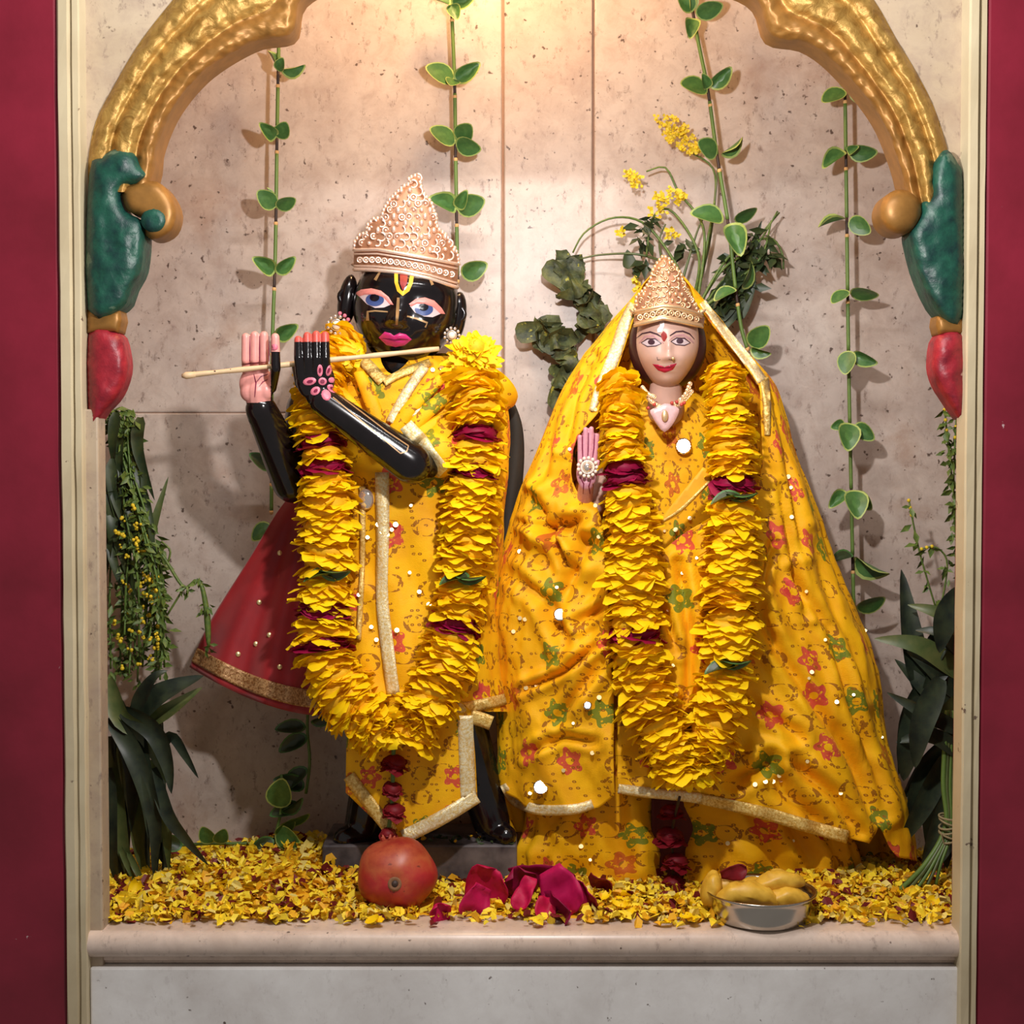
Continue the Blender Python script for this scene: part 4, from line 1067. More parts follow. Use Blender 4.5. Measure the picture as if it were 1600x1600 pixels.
strip('veil_border', [(1097, 472), (1122, 505), (1148, 538), (1170, 566), (1190, 596)], [10, 13, 14, 16, 18], M['lace_pale'], sh, bvh_v, 2.5)
strip('veil_border', [(1194, 590), (1198, 630), (1199, 680)], [14, 12, 9], M['lace'], sh, bvh_v, 3)
strip('hem_border', [(786, 1226), (800, 1248), (822, 1260), (852, 1266), (900, 1264), (926, 1256)], [10, 15, 16, 16, 16, 14], M['lace_pale'], sh, bvh_v, 3)
strip('hem_border', [(962, 990), (962, 1080), (962, 1160), (962, 1236)], [7, 11, 14, 16], M['lace'], sh, bvh_v, 4)
strip('hem_border', [(966, 1232), (1010, 1238), (1060, 1243), (1096, 1248)], [14, 16, 16, 16], M['lace_pale'], sh, bvh_v, 4)
strip('hem_border', [(1094, 1248), (1150, 1260), (1200, 1272), (1260, 1290), (1325, 1308)], [16, 18, 20, 20, 20], M['lace'], sh, bvh_v, 4)
# folded corner pointing down across the chest
v, f, nb = cdt([(1110, 736), (1098, 730), (1030, 812), (1034, 818), (1060, 806), (1112, 752)], 5)
mb = MB().add([P(x, y, 168 - 10 * math.sin((x - 1020) / 40)) for x, y in v], f)
o = mb.build('folded_corner', M['plain_y'], sh); solidify(o, 5)
strip('corner_border', [(1108, 752), (1066, 794), (1034, 815)], [3, 5, 3], M['lace'], o, bvh_of([mb]), 3, n=16)

# sequins and little mirrors sewn on the cloth
def disc(mb, h, n, r): mb.lathe(h + n * 1.2, [(0, .5), (r * .3, .5), (r, .5), (r * 1.05, -.6)], n, 12)
random.seed(21); mb = MB(); bvd = bvh_of([dm, vm])
spots = [(978, 470 + 140), (930, 640), (890, 702), (918, 1102), (936, 1090), (1000, 840), (1066, 896), (1044, 954), (1052, 1040), (1056, 1087), (1038, 830), (1056, 828), (1078, 810), (930, 790), (1334, 1086), (1232, 745), (1236, 762), (1172, 742), (1237, 808), (1196, 1222), (1208, 1222), (1220, 1220), (1180, 1226), (1218, 1212), (1137, 1318), (1262, 1376), (1240, 1314), (908, 1323), (922, 1344), (948, 1014), (822, 1075), (838, 1072), (812, 862), (870, 918), (812, 966), (880, 1204), (828, 1240), (1060, 1150), (1264, 1060), (1262, 1190), (1314, 1240), (1290, 1000)]
for x in range(14): spots.append((random.uniform(800, 1380), random.uniform(820, 1270)))
for x, y in spots:
    h, nn, d = hit(bvd, x, y)
    if h is not None:
        nr = ((LAMP - h).normalized() - d).normalized() + Vector((random.uniform(-.5, .5), 0, random.uniform(-.5, .5))) * .45
        disc(mb, h - d * 2.5, nr.normalized(), random.uniform(2.4, 4.2))
o = mb.build('sequins', M['sequin'], sh, smooth=False); o['kind'] = 'stuff'
for x, y, r in ((1068, 697, 13), (875, 960, 10), (845, 1230, 12), (918, 1102, 6)):
    h, nn, d = hit(bvd, x, y)
    nr = ((LAMP - h).normalized() - d).normalized(); m = MB().lathe(h - d * 9, [(0, .8), (r, .8), (r, -1)], nr, 20); m.torus(h - d * 9, r, 1.5, nr, 20, 6)
    m.build('mirror_sequin', M['mirror'], sh, smooth=False)
mb = MB()
for x, y in ((612, 828), (618, 820), (606, 836), (596, 832), (640, 895), (670, 945), (620, 985), (588, 1000), (590, 820), (642, 790), (690, 575), (676, 578), (655, 925), (580, 980), (574, 840), (560, 930)):
    h, nn, d = hit(bvh_t, x, y)
    if h is not None: disc(mb, h - d * 5, ((LAMP - h).normalized() - d).normalized(), random.uniform(2.6, 4.4))
mb.build('tunic_sequins', M['sequin'], tun, smooth=False)
h, nn, d = hit(bvh_t, 572, 780); o = MB().ell(h - d * 8, (14, 7, 18), 14, 10).build('chest_stone', M['glass'], tun)

# ================================================================ GARLANDS
def garland(name, label, strands, origin, endp, seed, tail=None):
    random.seed(seed); g = thing(name, label, 'garland', origin); cnt = 0
    for pts, kinds, space, rad in strands:
        c = catmull([P(*p) for p in pts], 12); L = sum((b - a).length for a, b in zip(c, c[1:])); n = int(L / space)
        c = resample(c, n)
        MB().tube(c, 2.2, 6).build('string', M['thread'], g)
        for i, p in enumerate(c):
            px, py = pix(p); t = (c[min(i + 1, n - 1)] - c[max(i - 1, 0)]).normalized()
            kind = 'y'
            for (y0, y1, k) in kinds:
                if y0 <= py <= y1: kind = k
            up = -t; q = Vector((0, 0, 1)).rotation_difference(up) @ Quaternion((0, 0, 1), random.uniform(0, 6.28))
            q = Quaternion((random.uniform(-1, 1), random.uniform(-1, 1), 0), random.uniform(0, .2)) @ q
            r = table([0, .5, 1], rad, i / (n - 1)) / 47 * random.uniform(.93, 1.07)
            if kind == 'y': inst(random.choice(FL), 'flower', g, p, q, (r, r, r * .95))
            elif kind == 'r': inst(random.choice(RS), 'rose_petals', g, p, q, (r * .98, r * .98, r))
            elif kind == 'g':
                inst(random.choice(FL), 'flower', g, p, q, (r * .8, r * .8, r * .8))
                for sgn in (-1, 1):
                    put_leaf(g, px - sgn * 12, py + random.uniform(-2, 4), p.y - 44, 50, (188 if sgn < 0 else -8), 4, random.uniform(55, 75), VD[0])
    return g
g1 = garland('garland', 'yellow flower garland with rose petal bands around the black statue', [
    ([(540, 528, 225), (505, 590, 190), (497, 650, 168), (508, 740, 160), (512, 850, 158), (506, 950, 155), (508, 1030, 148), (545, 1098, 142), (592, 1142, 138)],
     [(678, 706, 'r'), (712, 730, 'r'), (764, 780, 'g'), (892, 908, 'g'), (935, 958, 'r'), (990, 1012, 'r')], 19, [44, 52, 54]),
    ([(738, 590, 190), (742, 640, 172), (742, 720, 162), (733, 800, 158), (722, 900, 156), (712, 970, 152), (700, 1030, 146), (672, 1092, 142), (640, 1142, 138)],
     [(668, 690, 'r'), (722, 745, 'r'), (888, 908, 'g'), (965, 985, 'r')], 19, [50, 50, 52])], P(620, 1150, 170), None, 31)
o = inst(FBIG, 'large_flower', g1, P(741, 556, 176), Vector((0, 0, 1)).rotation_difference(Vector((.1, -.9, .35))), 1.0)
inst(random.choice(FL), 'flower', g1, P(545, 548, 190), Vector((0, 0, 1)).rotation_difference(Vector((.3, -.8, .3)).normalized()), .62)
for x, y, s, dr_ in ((575, 1130, .9, (-.35, -.35, -1)), (606, 1140, .85, (-.1, -.45, -1)), (650, 1125, .95, (.35, -.35, -1))):
    inst(random.choice(FEND), 'flower', g1, P(x, y, 128), Vector((0, 0, 1)).rotation_difference(Vector(dr_).normalized()), s)
# the tassel of dark roses that ends it
c = [P(616, 1150, 150), P(614, 1200, 150), P(613, 1250, 152), P(606, 1306, 156)]
MB().tube(resample(catmull(c), 16), 4, 6).build('tassel_string', M['stem'], g1)
for x, y, s in ((616, 1192, .85), (613, 1232, .62), (616, 1266, .72), (606, 1302, .5)): inst(random.choice(RD), 'dark_rose', g1, P(x, y, 148), Quaternion((1, 0, 0), random.uniform(-.3, .5)), s)
g2 = garland('garland', 'yellow flower garland hanging down the front of the veiled statue', [
    ([(962, 598, 205), (972, 630, 182), (970, 675, 168), (976, 740, 158), (988, 850, 156), (992, 960, 154), (1000, 1040, 150), (1022, 1120, 146), (1060, 1195, 140)],
     [(726, 752, 'r'), (982, 1000, 'r')], 19, [36, 53, 54]),
    ([(1128, 578, 205), (1136, 625, 178), (1142, 685, 162), (1146, 750, 156), (1145, 850, 156), (1142, 950, 154), (1135, 1050, 150), (1118, 1130, 146), (1088, 1195, 140)],
     [(742, 756, 'r'), (768, 780, 'g'), (1026, 1040, 'g')], 19, [38, 54, 48])], P(1075, 1220, 170), None, 37)
for x, y, s, dr_ in ((1050, 1190, .85, (-.3, -.35, -1)), (1076, 1206, .9, (0, -.4, -1)), (1100, 1186, .8, (.3, -.35, -1))):
    inst(random.choice(FEND), 'flower', g2, P(x, y, 132), Vector((0, 0, 1)).rotation_difference(Vector(dr_).normalized()), s)
c = [P(1062, 1245, 170), P(1050, 1300, 210), P(1052, 1350, 218), P(1050, 1388, 225)]
MB().tube(resample(catmull(c), 16), 2.5, 6).build('tassel_string', M['stemdark'], g2)
for x, y, s in ((1048, 1268, .8), (1046, 1306, .95), (1056, 1346, .9), (1052, 1380, .8)): inst(random.choice(RD), 'dark_rose', g2, P(x, y, 212), Quaternion((1, 0, 0), random.uniform(-.3, .5)), s)

# ================================================================ HANGING VINES
def vine(label, pts, nodes, D=385):
    g = thing('leaf_string', label, 'vine', P(pts[-1][0], pts[-1][1], D), 'leaf strings hanging on the back wall')
    c = resample(catmull([P(x, y, D) for x, y in pts], 14), 90); N = len(c)
    ny = [n[0] for n in nodes]; runs = []
    for i in range(N - 1):
        y = pix((c[i] + c[i + 1]) / 2)[1]; dark = any(0 <= y - q < 24 for q in ny)
        if not runs or runs[-1][0] != dark: runs.append((dark, [c[i]]))
        runs[-1][1].append(c[i + 1])
    for dark, pts_ in runs: MB().tube(pts_, 2.9 if dark else 3.5, 7).build('twig' if dark else 'stem', M['stemdark'] if dark else M['stem'], g)
    for q in ny:
        p = min(c, key=lambda v: abs(pix(v)[1] - (q + 26))); MB().ell(p, (4, 4, 5), 8, 6).build('thread_knot', M['thread'], g)
    for q, leaves in nodes:
        p = min(c, key=lambda v: abs(pix(v)[1] - q)); px, py = pix(p)
        for (dx, dy, L, ang, pit, roll, *k) in leaves:
            put_leaf(g, px + dx, py + dy, D - 5, L, ang, pit, roll, VD[0] if k else None)
    return g
vine('leaf string at the far left, passing behind the raised pink palm', [(436, 40), (433, 200), (430, 400), (425, 560), (424, 800)], [
    (112, [(0, 0, 34, 112, 0, 60), (4, 2, 40, 5, 10, 60), (0, 2, 24, 60, 50, 0)]),
    (216, [(-2, 4, 40, 140, 55, 0), (2, 4, 34, 50, 45, 20)]),
    (322, [(0, 0, 40, 140, 40, 0), (0, 0, 34, 18, 10, 50), (-8, -10, 22, 100, 0, 60)]),
    (424, [(0, 0, 44, 145, 40, 10), (2, 0, 40, 35, 15, 20)]),
    (526, [(6, 0, 42, 28, 20, 10)]), (735, [(0, 0, 42, 140, 30, 20, 1)]), (800, [(0, 20, 38, 215, 20, 20)])])
vine('leaf string above and beside the tall crown', [(704, -20), (710, 120), (712, 250), (715, 440)], [
    (8, [(0, 0, 46, 165, 20, 30), (0, 0, 40, 10, 20, 30), (0, 0, 30, 290, 30, 0)]),
    (124, [(0, 0, 50, 158, 25, 20), (0, 0, 48, 28, 20, 20), (0, -2, 30, 250, 60, 0)]),
    (226, [(0, 0, 46, 150, 20, 30), (0, 0, 44, -20, 20, 40), (4, -4, 40, 40, 50, 10)]),
    (328, [(0, 0, 50, 160, 35, 20), (0, 0, 48, 14, 20, 20), (2, 0, 36, 60, 40, 0)]),
    (430, [(6, 0, 44, 18, 20, 20)])])
vine('slanting leaf string that runs down in front of the wild flower spray', [(1076, -20), (1090, 60), (1106, 140), (1120, 240), (1138, 350), (1148, 440), (1158, 510), (1168, 545)], [
    (20, [(0, 0, 40, 130, 30, 0), (4, 2, 44, 10, 10, 50), (0, 10, 40, 260, 30, 0), (-2, 0, 36, 100, 20, 40)]),
    (136, [(0, 0, 48, 172, 25, 30), (4, -2, 44, 40, 20, 20), (0, 0, 30, 120, 50, 0)]),
    (240, [(0, 0, 44, 155, 40, 10), (6, 0, 44, 32, 0, 70)]),
    (345, [(-6, 0, 54, 165, 20, 30), (4, 6, 58, 285, 25, 0), (10, 0, 40, 20, 0, 60)]),
    (450, [(0, 0, 40, 200, 20, 50), (10, 0, 46, 60, 0, 60)]),
    (545, [(4, -4, 46, 50, 40, 0), (4, 0, 34, 340, 20, 40)])], 372)
vine('leaf string at the far right beside the arch', [(1320, 112), (1323, 330), (1326, 560), (1330, 760), (1334, 950)], [
    (138, [(0, 0, 42, 205, 10, 40), (6, 0, 44, -20, 10, 40), (0, -4, 26, 100, 30, 0)]),
    (236, [(-2, 0, 46, 215, 15, 30), (4, 0, 44, -12, 15, 40), (2, 2, 24, 20, 60, 0)]),
    (340, [(-2, 2, 44, 190, 0, 75), (4, 2, 40, -40, 20, 30)]),
    (450, [(0, 0, 36, 215, 20, 50), (4, 0, 46, -15, 0, 60)]),
    (552, [(0, 0, 42, 255, 25, 30), (6, 4, 42, -28, 20, 30)]),
    (656, [(-2, 0, 50, 262, 40, 0), (8, 2, 38, -45, 20, 20), (-8, 0, 24, 200, 20, 0)]),
    (762, [(4, 2, 52, 270, 45, 0), (-8, 4, 40, 220, 20, 20), (10, 4, 36, -60, 10, 30)]),
    (868, [(0, 0, 38, 190, 20, 50, 1), (2, 4, 62, -32, 5, 60)]),
    (955, [(4, 2, 48, 20, 15, 40)])])

# ================================================================ FOLIAGE
def leaflets(mb, c, n, size, spread, mi=0):
    for k in range(n):
        p = random.choice(c) + Vector((random.uniform(-1, 1), random.uniform(-.6, .6), random.uniform(-1, 1))) * spread
        R = orient(random.uniform(180, 360), random.uniform(-30, 50), random.uniform(-60, 60)); s = size * random.uniform(.6, 1.3)
        q = [Vector((0, 0, 0)), Vector((s * .22, s * .5, s * .1)), Vector((0, s, 0)), Vector((-s * .22, s * .5, s * .1))]
        mb.add([p + R @ v for v in q], [(0, 1, 2), (0, 2, 3)], mi)
random.seed(41)
# left: feathery bunch hanging above, strap leaves below
g = thing('greenery_bunch', 'feathery green bunch with tiny yellow buds hung beside the left jamb', 'plant', P(215, 1060, 330))
stems = MB(); paths = []
for k in range(20):
    x0 = random.uniform(172, 205); x1 = random.uniform(170, 262)
    c = resample(catmull([P(x0, 640 + random.uniform(0, 25), 330), P(lerp(x0, x1, .4) + random.uniform(-8, 14), 780, random.uniform(290, 360)), P(x1, random.uniform(880, 950), random.uniform(270, 360)), P(x1 + random.uniform(-12, 10), random.uniform(990, 1070), random.uniform(280, 360))]), 20)
    paths.append(c); stems.tube(c, 2.0, 5)
stems.build('stems', M['stem'], g)
lf = MB()
for c in paths: leaflets(lf, c, 64, 20, 9)
o = lf.build('leaflets', M['fern'], g, fix=False); o['kind'] = 'stuff'
for k in range(24):
    x = random.uniform(165, 222); y = random.uniform(640, 820)
    mb = MB(); ribbon(mb, [P(x, y, 318 + random.uniform(-20, 20)), P(x + random.uniform(-6, 12), y + 50, 300), P(x + random.uniform(-10, 26), y + random.uniform(80, 130), 310)], random.uniform(14, 26), .3, 0, 10, random.uniform(-1, 1)); mb.build('blade', M['leafdark'], g, fix=False)
bd = MB()
for k in range(70):
    p = random.choice(random.choice(paths)[8:]) + Vector((random.uniform(-10, 10), -30, random.uniform(-10, 10)))
    for q in range(3): bd.ell(p + Vector((random.uniform(-4, 4), random.uniform(-3, 3), random.uniform(-4, 4))), random.uniform(2.0, 4.0), 6, 4)
o = bd.build('buds', M['mustard'], g); o['kind'] = 'stuff'
mb = MB(); tw = [(250, 862), (262, 880), (288, 918), (310, 906), (322, 950), (326, 1012)]
mb.tube(resample(catmull([P(x, y, 300) for x, y in tw]), 24), [3] * 12 + [4 + .35 * i for i in range(6)] + [6, 6, 5.5, 5, 4, 2], 7)
mb.tube(resample(catmull([P(288, 918, 300), P(262, 960, 300)]), 6), 2, 5); mb.tube(resample(catmull([P(262, 880, 300), P(266, 860, 300), P(252, 846, 300)]), 8), 2, 5)
mb.build('drooping_sprig', M['fern'], g)
mb = MB(); leaflets(mb, [P(x, y, 298) for x, y in tw[2:]], 40, 16, 7); mb.build('sprig_leaflets', M['fern'], g, fix=False)
mb = MB(); ribbon(mb, [P(232, 850, 320), P(246, 800, 320), P(263, 745, 325)], 16, .3); mb.build('blade', M['strap_light'], g, fix=False)

g = thing('strap_leaf_bunch', 'drooping bunch of dark strap leaves standing at the left end', 'plant', P(215, 1395, 260))
for pts, wd, m in (
    ([(205, 1125), (250, 1085), (318, 1056)], 40, 0), ([(200, 1135), (255, 1115), (316, 1074)], 30, 1), ([(210, 1110), (240, 1060), (262, 1048)], 26, 0),
    ([(172, 1120), (205, 1170), (228, 1240), (232, 1310)], 34, 0), ([(176, 1150), (182, 1250), (196, 1340), (206, 1392)], 34, 1), ([(190, 1110), (240, 1140), (262, 1190), (268, 1240)], 36, 0),
    ([(245, 1175), (268, 1150), (290, 1180), (310, 1216)], 20, 0), ([(240, 1200), (262, 1270), (290, 1310), (326, 1352)], 26, 0), ([(232, 1190), (250, 1240), (262, 1300), (264, 1360)], 30, 1),
    ([(172, 1180), (176, 1270), (178, 1330), (190, 1400)], 30, 0), ([(190, 1160), (214, 1250), (220, 1330), (236, 1385)], 36, 1), ([(180, 1090), (200, 1150), (212, 1210), (205, 1300)], 40, 0),
    ([(170, 1060), (190, 1120), (230, 1150), (262, 1225)], 34, 1), ([(205, 1180), (236, 1270), (250, 1330), (282, 1380)], 22, 0), ([(168, 1200), (172, 1300), (184, 1390)], 36, 0), ([(215, 1130), (226, 1210), (244, 1290), (240, 1370)], 34, 0),
    ([(200, 1330), (214, 1360), (232, 1398)], 12, 1), ([(186, 1320), (204, 1360), (222, 1400)], 12, 1), ([(192, 1340), (198, 1370), (212, 1404)], 10, 1)):
    D0 = random.uniform(235, 300); mb = MB(); N = len(pts)
    ribbon(mb, [P(x, y, D0 - 26 * math.sin(PI * i / (N - 1)) - (20 if i == N - 1 else 0)) for i, (x, y) in enumerate(pts)], wd, random.uniform(.2, .5), 0, 18, random.uniform(-.7, .7), taper=.75)
    mb.build('strap_leaf', (M['strap'], M['strap_light'])[m], g, fix=False)
mb = MB()
for k in range(9): x = random.uniform(174, 250); mb.tube(resample(catmull([P(x, 1110, 280), P(x + 6, 1250, 275), P(x + random.uniform(-10, 14), 1400, 262)]), 10), 5, 6)
mb.build('stalks', M['strap'], g)
# little sprigs lying on the shelf behind the petals
def sprig(label, stem, leaves, D):
    g = thing('leaf_sprig', label, 'leaves', P(stem[-1][0], stem[-1][1], D)); MB().tube(resample(catmull([P(x, y, D) for x, y in stem]), 10), 3, 6).build('stem', M['stem'], g)
    for (x, y, L, a, pi_, ro_, k) in leaves: put_leaf(g, x, y, D - 6, L, a, pi_, ro_, VD[0] if k else VL[2])
sprig('small variegated sprig lying at the foot of the strap leaves', [(250, 1325), (290, 1320), (340, 1318), (400, 1318)], [(330, 1318, 36, 110, 30, 0, 0), (340, 1318, 34, 60, 30, 20, 0), (285, 1322, 46, 160, 20, 20, 1), (400, 1316, 40, 10, 10, 50, 1), (290, 1350, 40, 200, 10, 40, 0)], 345)
sprig('variegated sprig in front of the slate block\'s left end', [(440, 1210), (440, 1260), (432, 1300), (430, 1322)], [(432, 1262, 56, 75, 25, 0, 0), (440, 1270, 44, 30, 20, 40, 1), (430, 1300, 50, -20, 30, 10, 0), (432, 1305, 40, 40, 10, 50, 0), (428, 1312, 42, 205, 20, 20, 1), (440, 1290, 50, 20, 10, 60, 0)], 330)
sprig('dark leaf twig under the hem of the red skirt', [(482, 1100), (480, 1140), (484, 1190), (478, 1240)], [(478, 1136, 48, 178, 15, 30, 1), (480, 1150, 50, 205, 15, 20, 1), (486, 1130, 40, 20, 10, 30, 1), (480, 1200, 50, 220, 10, 30, 1), (476, 1230, 50, 160, 15, 30, 1), (470, 1260, 50, 190, 15, 30, 1)], 345)

# right: dark strap leaves tied with twine
g = thing('strap_leaf_bunch', 'twine tied bunch of dark leaves leaning at the right jamb', 'plant', P(1470, 1395, 260))
for pts, wd, m in (
    ([(1470, 1130), (1432, 1040), (1408, 890)], 46, 0), ([(1510, 1060), (1440, 1010), (1366, 998)], 36, 1), ([(1508, 1120), (1450, 1080), (1398, 1030)], 34, 0), ([(1508, 1145), (1440, 1110), (1386, 1082)], 28, 0),
    ([(1510, 1000), (1470, 960), (1418, 945)], 26, 1), ([(1510, 1030), (1470, 990), (1430, 985)], 24, 0), ([(1512, 920), (1480, 960), (1468, 1020)], 46, 0), ([(1500, 1150), (1450, 1190), (1408, 1250)], 40, 0),
    ([(1490, 1160), (1440, 1220), (1420, 1300)], 44, 0), ([(1500, 1150), (1460, 1230), (1450, 1330)], 40, 0), ([(1508, 1160), (1490, 1240), (1478, 1360)], 40, 0), ([(1440, 1090), (1420, 1160), (1412, 1220)], 50, 0),
    ([(1470, 1060), (1440, 1130), (1430, 1200)], 44, 0), ([(1512, 1080), (1470, 1120), (1440, 1150)], 28, 1), ([(1505, 1200), (1470, 1270), (1440, 1350)], 30, 0), ([(1505, 1000), (1460, 1060), (1440, 1110)], 34, 0), ([(1460, 1050), (1420, 1120), (1404, 1210)], 46, 0), ([(1480, 1180), (1440, 1260), (1400, 1330)], 40, 0), ([(1500, 1090), (1450, 1040), (1410, 1010)], 30, 0), ([(1512, 1240), (1480, 1310), (1440, 1380)], 36, 0), ([(1505, 1180), (1455, 1150), (1400, 1160)], 30, 0), ([(1490, 980), (1462, 1010), (1450, 1060)], 40, 0)):
    D0 = random.uniform(215, 320); mb = MB(); N = len(pts)
    ribbon(mb, [P(x, y, D0 - 20 * math.sin(PI * i / (N - 1))) for i, (x, y) in enumerate(pts)], wd, random.uniform(.2, .5), 0, 18, random.uniform(-.6, .6), taper=.8)
    mb.build('strap_leaf', (M['strap'], M['strap_light'])[m], g, fix=False)
for k in range(5):
    mb = MB(); mb.tube(resample(catmull([P(1480 + 4 * k, 1110, 230 + k * 3), P(1474 + 5 * k, 1220, 225), P(1478 + 3 * k, 1290, 215), P(1446 + 6 * k, 1350, 195), P(1398 + 16 * k, 1398 - 3 * k, 150 + 12 * k)]), 30), 4.5 - .4 * k, 7).build('stalk', M['stem'] if k % 2 == 0 else M['strap_light'], g)
mb = MB()
for k in range(6): mb.torus(P(1483, 1276 + k * 7, 216), 17, 2, (random.uniform(-.3, .3), random.uniform(-.3, .1), 1), 18, 6)
mb.tube(resample(catmull([P(1470, 1300, 200), P(1476, 1330, 205), P(1462, 1352, 205), P(1440, 1362, 200)]), 12), 1.4, 5)
mb.build('twine', M['twine'], g)
mb = MB(); lf = MB(); bd = MB()
for pts in ([(1462, 950), (1436, 860), (1420, 782)], [(1470, 950), (1480, 880), (1462, 855), (1440, 858)], [(1500, 900), (1490, 780), (1494, 650)], [(1504, 880), (1484, 720), (1476, 640)]):
    c = resample(catmull([P(x, y, 330) for x, y in pts]), 16); mb.tube(c, 1.8, 5); leaflets(lf, c, 16 if pts[0][0] < 1490 else 60, 22, 6)
    for p in c[-3:]: bd.ell(p, 3.5, 6, 5)
mb.build('sprig_stems', M['fern'], g); lf.build('sprig_leaflets', M['fern'], g, fix=False); bd.build('buds', M['mustard'], g)

# spray behind the veiled statue
random.seed(52)
g = thing('wild_flower_spray', 'spray of yellow wild flowers and curling stems behind the pointed crown', 'flowers', P(1100, 470, 400))
for pts in ([(1085, 480), (1105, 380), (1118, 300), (1112, 260), (1082, 240)], [(1080, 480), (1092, 400), (1050, 330), (1020, 340), (1010, 400)], [(1070, 470), (1060, 420), (1010, 352), (960, 340), (915, 362), (895, 395)],
            [(1060, 470), (1050, 420), (1000, 398), (940, 398), (905, 405)], [(1086, 470), (1110, 370), (1122, 260)], [(1090, 480), (1130, 420), (1180, 385), (1215, 330)], [(1090, 480), (1140, 400), (1200, 372), (1222, 395), (1224, 420)],
            [(1090, 470), (1100, 360), (1060, 300), (1040, 262), (1010, 268)], [(1100, 480), (1150, 440), (1190, 400), (1205, 345)], [(1060, 460), (1090, 360), (1108, 330)], [(1050, 470), (1040, 430), (1030, 380), (1040, 350)], [(1105, 470), (1160, 400), (1218, 332)]):
    MB().tube(resample(catmull([P(x, y, 400 + random.uniform(-18, 14)) for x, y in pts]), 26), [3.2 - .06 * i for i in range(26)], 6).build('stem', M['fern'] if random.random() < .7 else M['strap_light'], g)
def cluster(cx, cy, rx, ry, n, tilt=0):
    mb = MB(); 
    for k in range(n):
        a = random.uniform(0, 6.28); r = math.sqrt(random.random()); x = r * rx * math.cos(a); y = r * ry * math.sin(a)
        x, y = x * math.cos(tilt) - y * math.sin(tilt), x * math.sin(tilt) + y * math.cos(tilt); c = P(cx + x, cy + y, 392 + random.uniform(-14, 10))
        for q in range(4):
            R = orient(random.uniform(0, 360), random.uniform(-20, 60), 0); s = random.uniform(5, 8)
            mb.add([c, c + R @ Vector((s * .45, s * .7, 1)), c + R @ Vector((0, s * 1.2, 0)), c + R @ Vector((-s * .45, s * .7, 1))], [(0, 1, 2), (0, 2, 3)])
    o = mb.build('flower_cluster', M['mustard'], g, fix=False); return o
cluster(1058, 208, 44, 16, 70, .75); cluster(990, 280, 17, 11, 18, .6); cluster(1046, 308, 26, 13, 26, -.2); cluster(1028, 330, 14, 10, 10); cluster(968, 362, 7, 6, 5); cluster(1050, 365, 11, 8, 9); cluster(995, 440, 10, 14, 8); cluster(1062, 310, 8, 10, 8)
lf = MB(); leaflets(lf, [P(x, y, 396) for x, y in ((1010, 350), (1005, 370), (1140, 420), (1160, 430), (1180, 400), (1190, 380), (1150, 450), (1170, 370), (1200, 400), (1130, 460), (1120, 470), (1000, 410), (1065, 380), (1165, 405), (1175, 440), (1150, 400))], 190, 30, 14)
lf.build('leaflets', M['leafdark'], g, fix=False)
for pts in ([(1120, 500), (1150, 470), (1180, 450)], [(1110, 490), (1140, 440), (1190, 420)], [(1130, 460), (1170, 400), (1190, 345)], [(985, 420), (980, 395), (978, 400)], [(1120, 470), (1165, 420), (1182, 400)], [(1150, 500), (1172, 450), (1178, 410)], [(1110, 520), (1150, 490), (1165, 470)]):
    mb = MB(); ribbon(mb, [P(x, y, 400 + random.uniform(-10, 8)) for x, y in pts], 26, .3, 0, 12, random.uniform(-.6, .6)); mb.build('blade', M['leafdark'], g, fix=False)
# wilted leaves
def wilted(label, poly, D, seed):
    v, f, nb = cdt(smoothpoly(poly, 3), 6)
    vs = [P(x + 5 * noise.noise((x * .08, y * .08, seed)), y, D + 16 * noise.noise((x * .035, y * .03, seed)) + 9 * math.sin(x * .16 + y * .09 + 3 * noise.noise((x * .02, y * .02, seed))) + 5 * noise.noise((x * .12, y * .12, seed))) for x, y in v]
    return vs, f
g = thing('wilted_leaves', 'crumpled wilted dark leaves behind the veil\'s left shoulder', 'leaves', P(880, 560, 405))
n_w = NT('wilted_leaf'); vv = n_w.obj()
wm = n_w.mix(n_w.ramp(n_w.noise(vv, 55, 5, .6), [(.38, 0.), (.62, 1.)]), lin((46, 54, 34)), lin((96, 102, 56))); wm = n_w.mix(n_w.ramp(n_w.noise(vv, 80, 3), [(.64, 0.), (.70, .9)]), wm, lin((176, 170, 62))); n_w.bump(n_w.noise(vv, 140, 4), .6, .002); WM = n_w.fin(wm, .6)
for k in range(34):
    cx_, cy_ = random.choice(((888, 425), (895, 450), (880, 480), (850, 520), (870, 530), (900, 520), (925, 500), (890, 560), (905, 590), (880, 600), (915, 470)))
    ang = random.uniform(0, 6.28) if k % 3 else 2.6; L = random.uniform(34, 62); D0 = random.uniform(395, 425); q = []
    for j in range(4):
        t = j / 3 - .5; q.append(P(cx_ + math.cos(ang) * L * t + random.uniform(-7, 7), cy_ + math.sin(ang) * L * t + random.uniform(-7, 7), D0 + random.uniform(-14, 12)))
    mb = MB(); ribbon(mb, q, random.uniform(26, 46), random.uniform(-.5, .7), 0, 16, random.uniform(-2, 2), taper=.8)
    for v in mb.v: v += Vector((noise.noise(v * .08), noise.noise(v * .09 + Vector((9, 0, 0))), noise.noise(v * .07 + Vector((0, 7, 0))))) * 7
    mb.build('wilted_leaf', WM, g, fix=False)
for pts in ([(806, 522), (840, 515), (880, 505)], [(850, 415), (885, 440), (915, 480)], [(868, 640), (880, 590), (900, 540)]):
    mb = MB(); ribbon(mb, [P(x, y, 405) for x, y in pts], 40, .5, 0, 16, .6); mb.build('wilted_leaf', WM, g, fix=False)

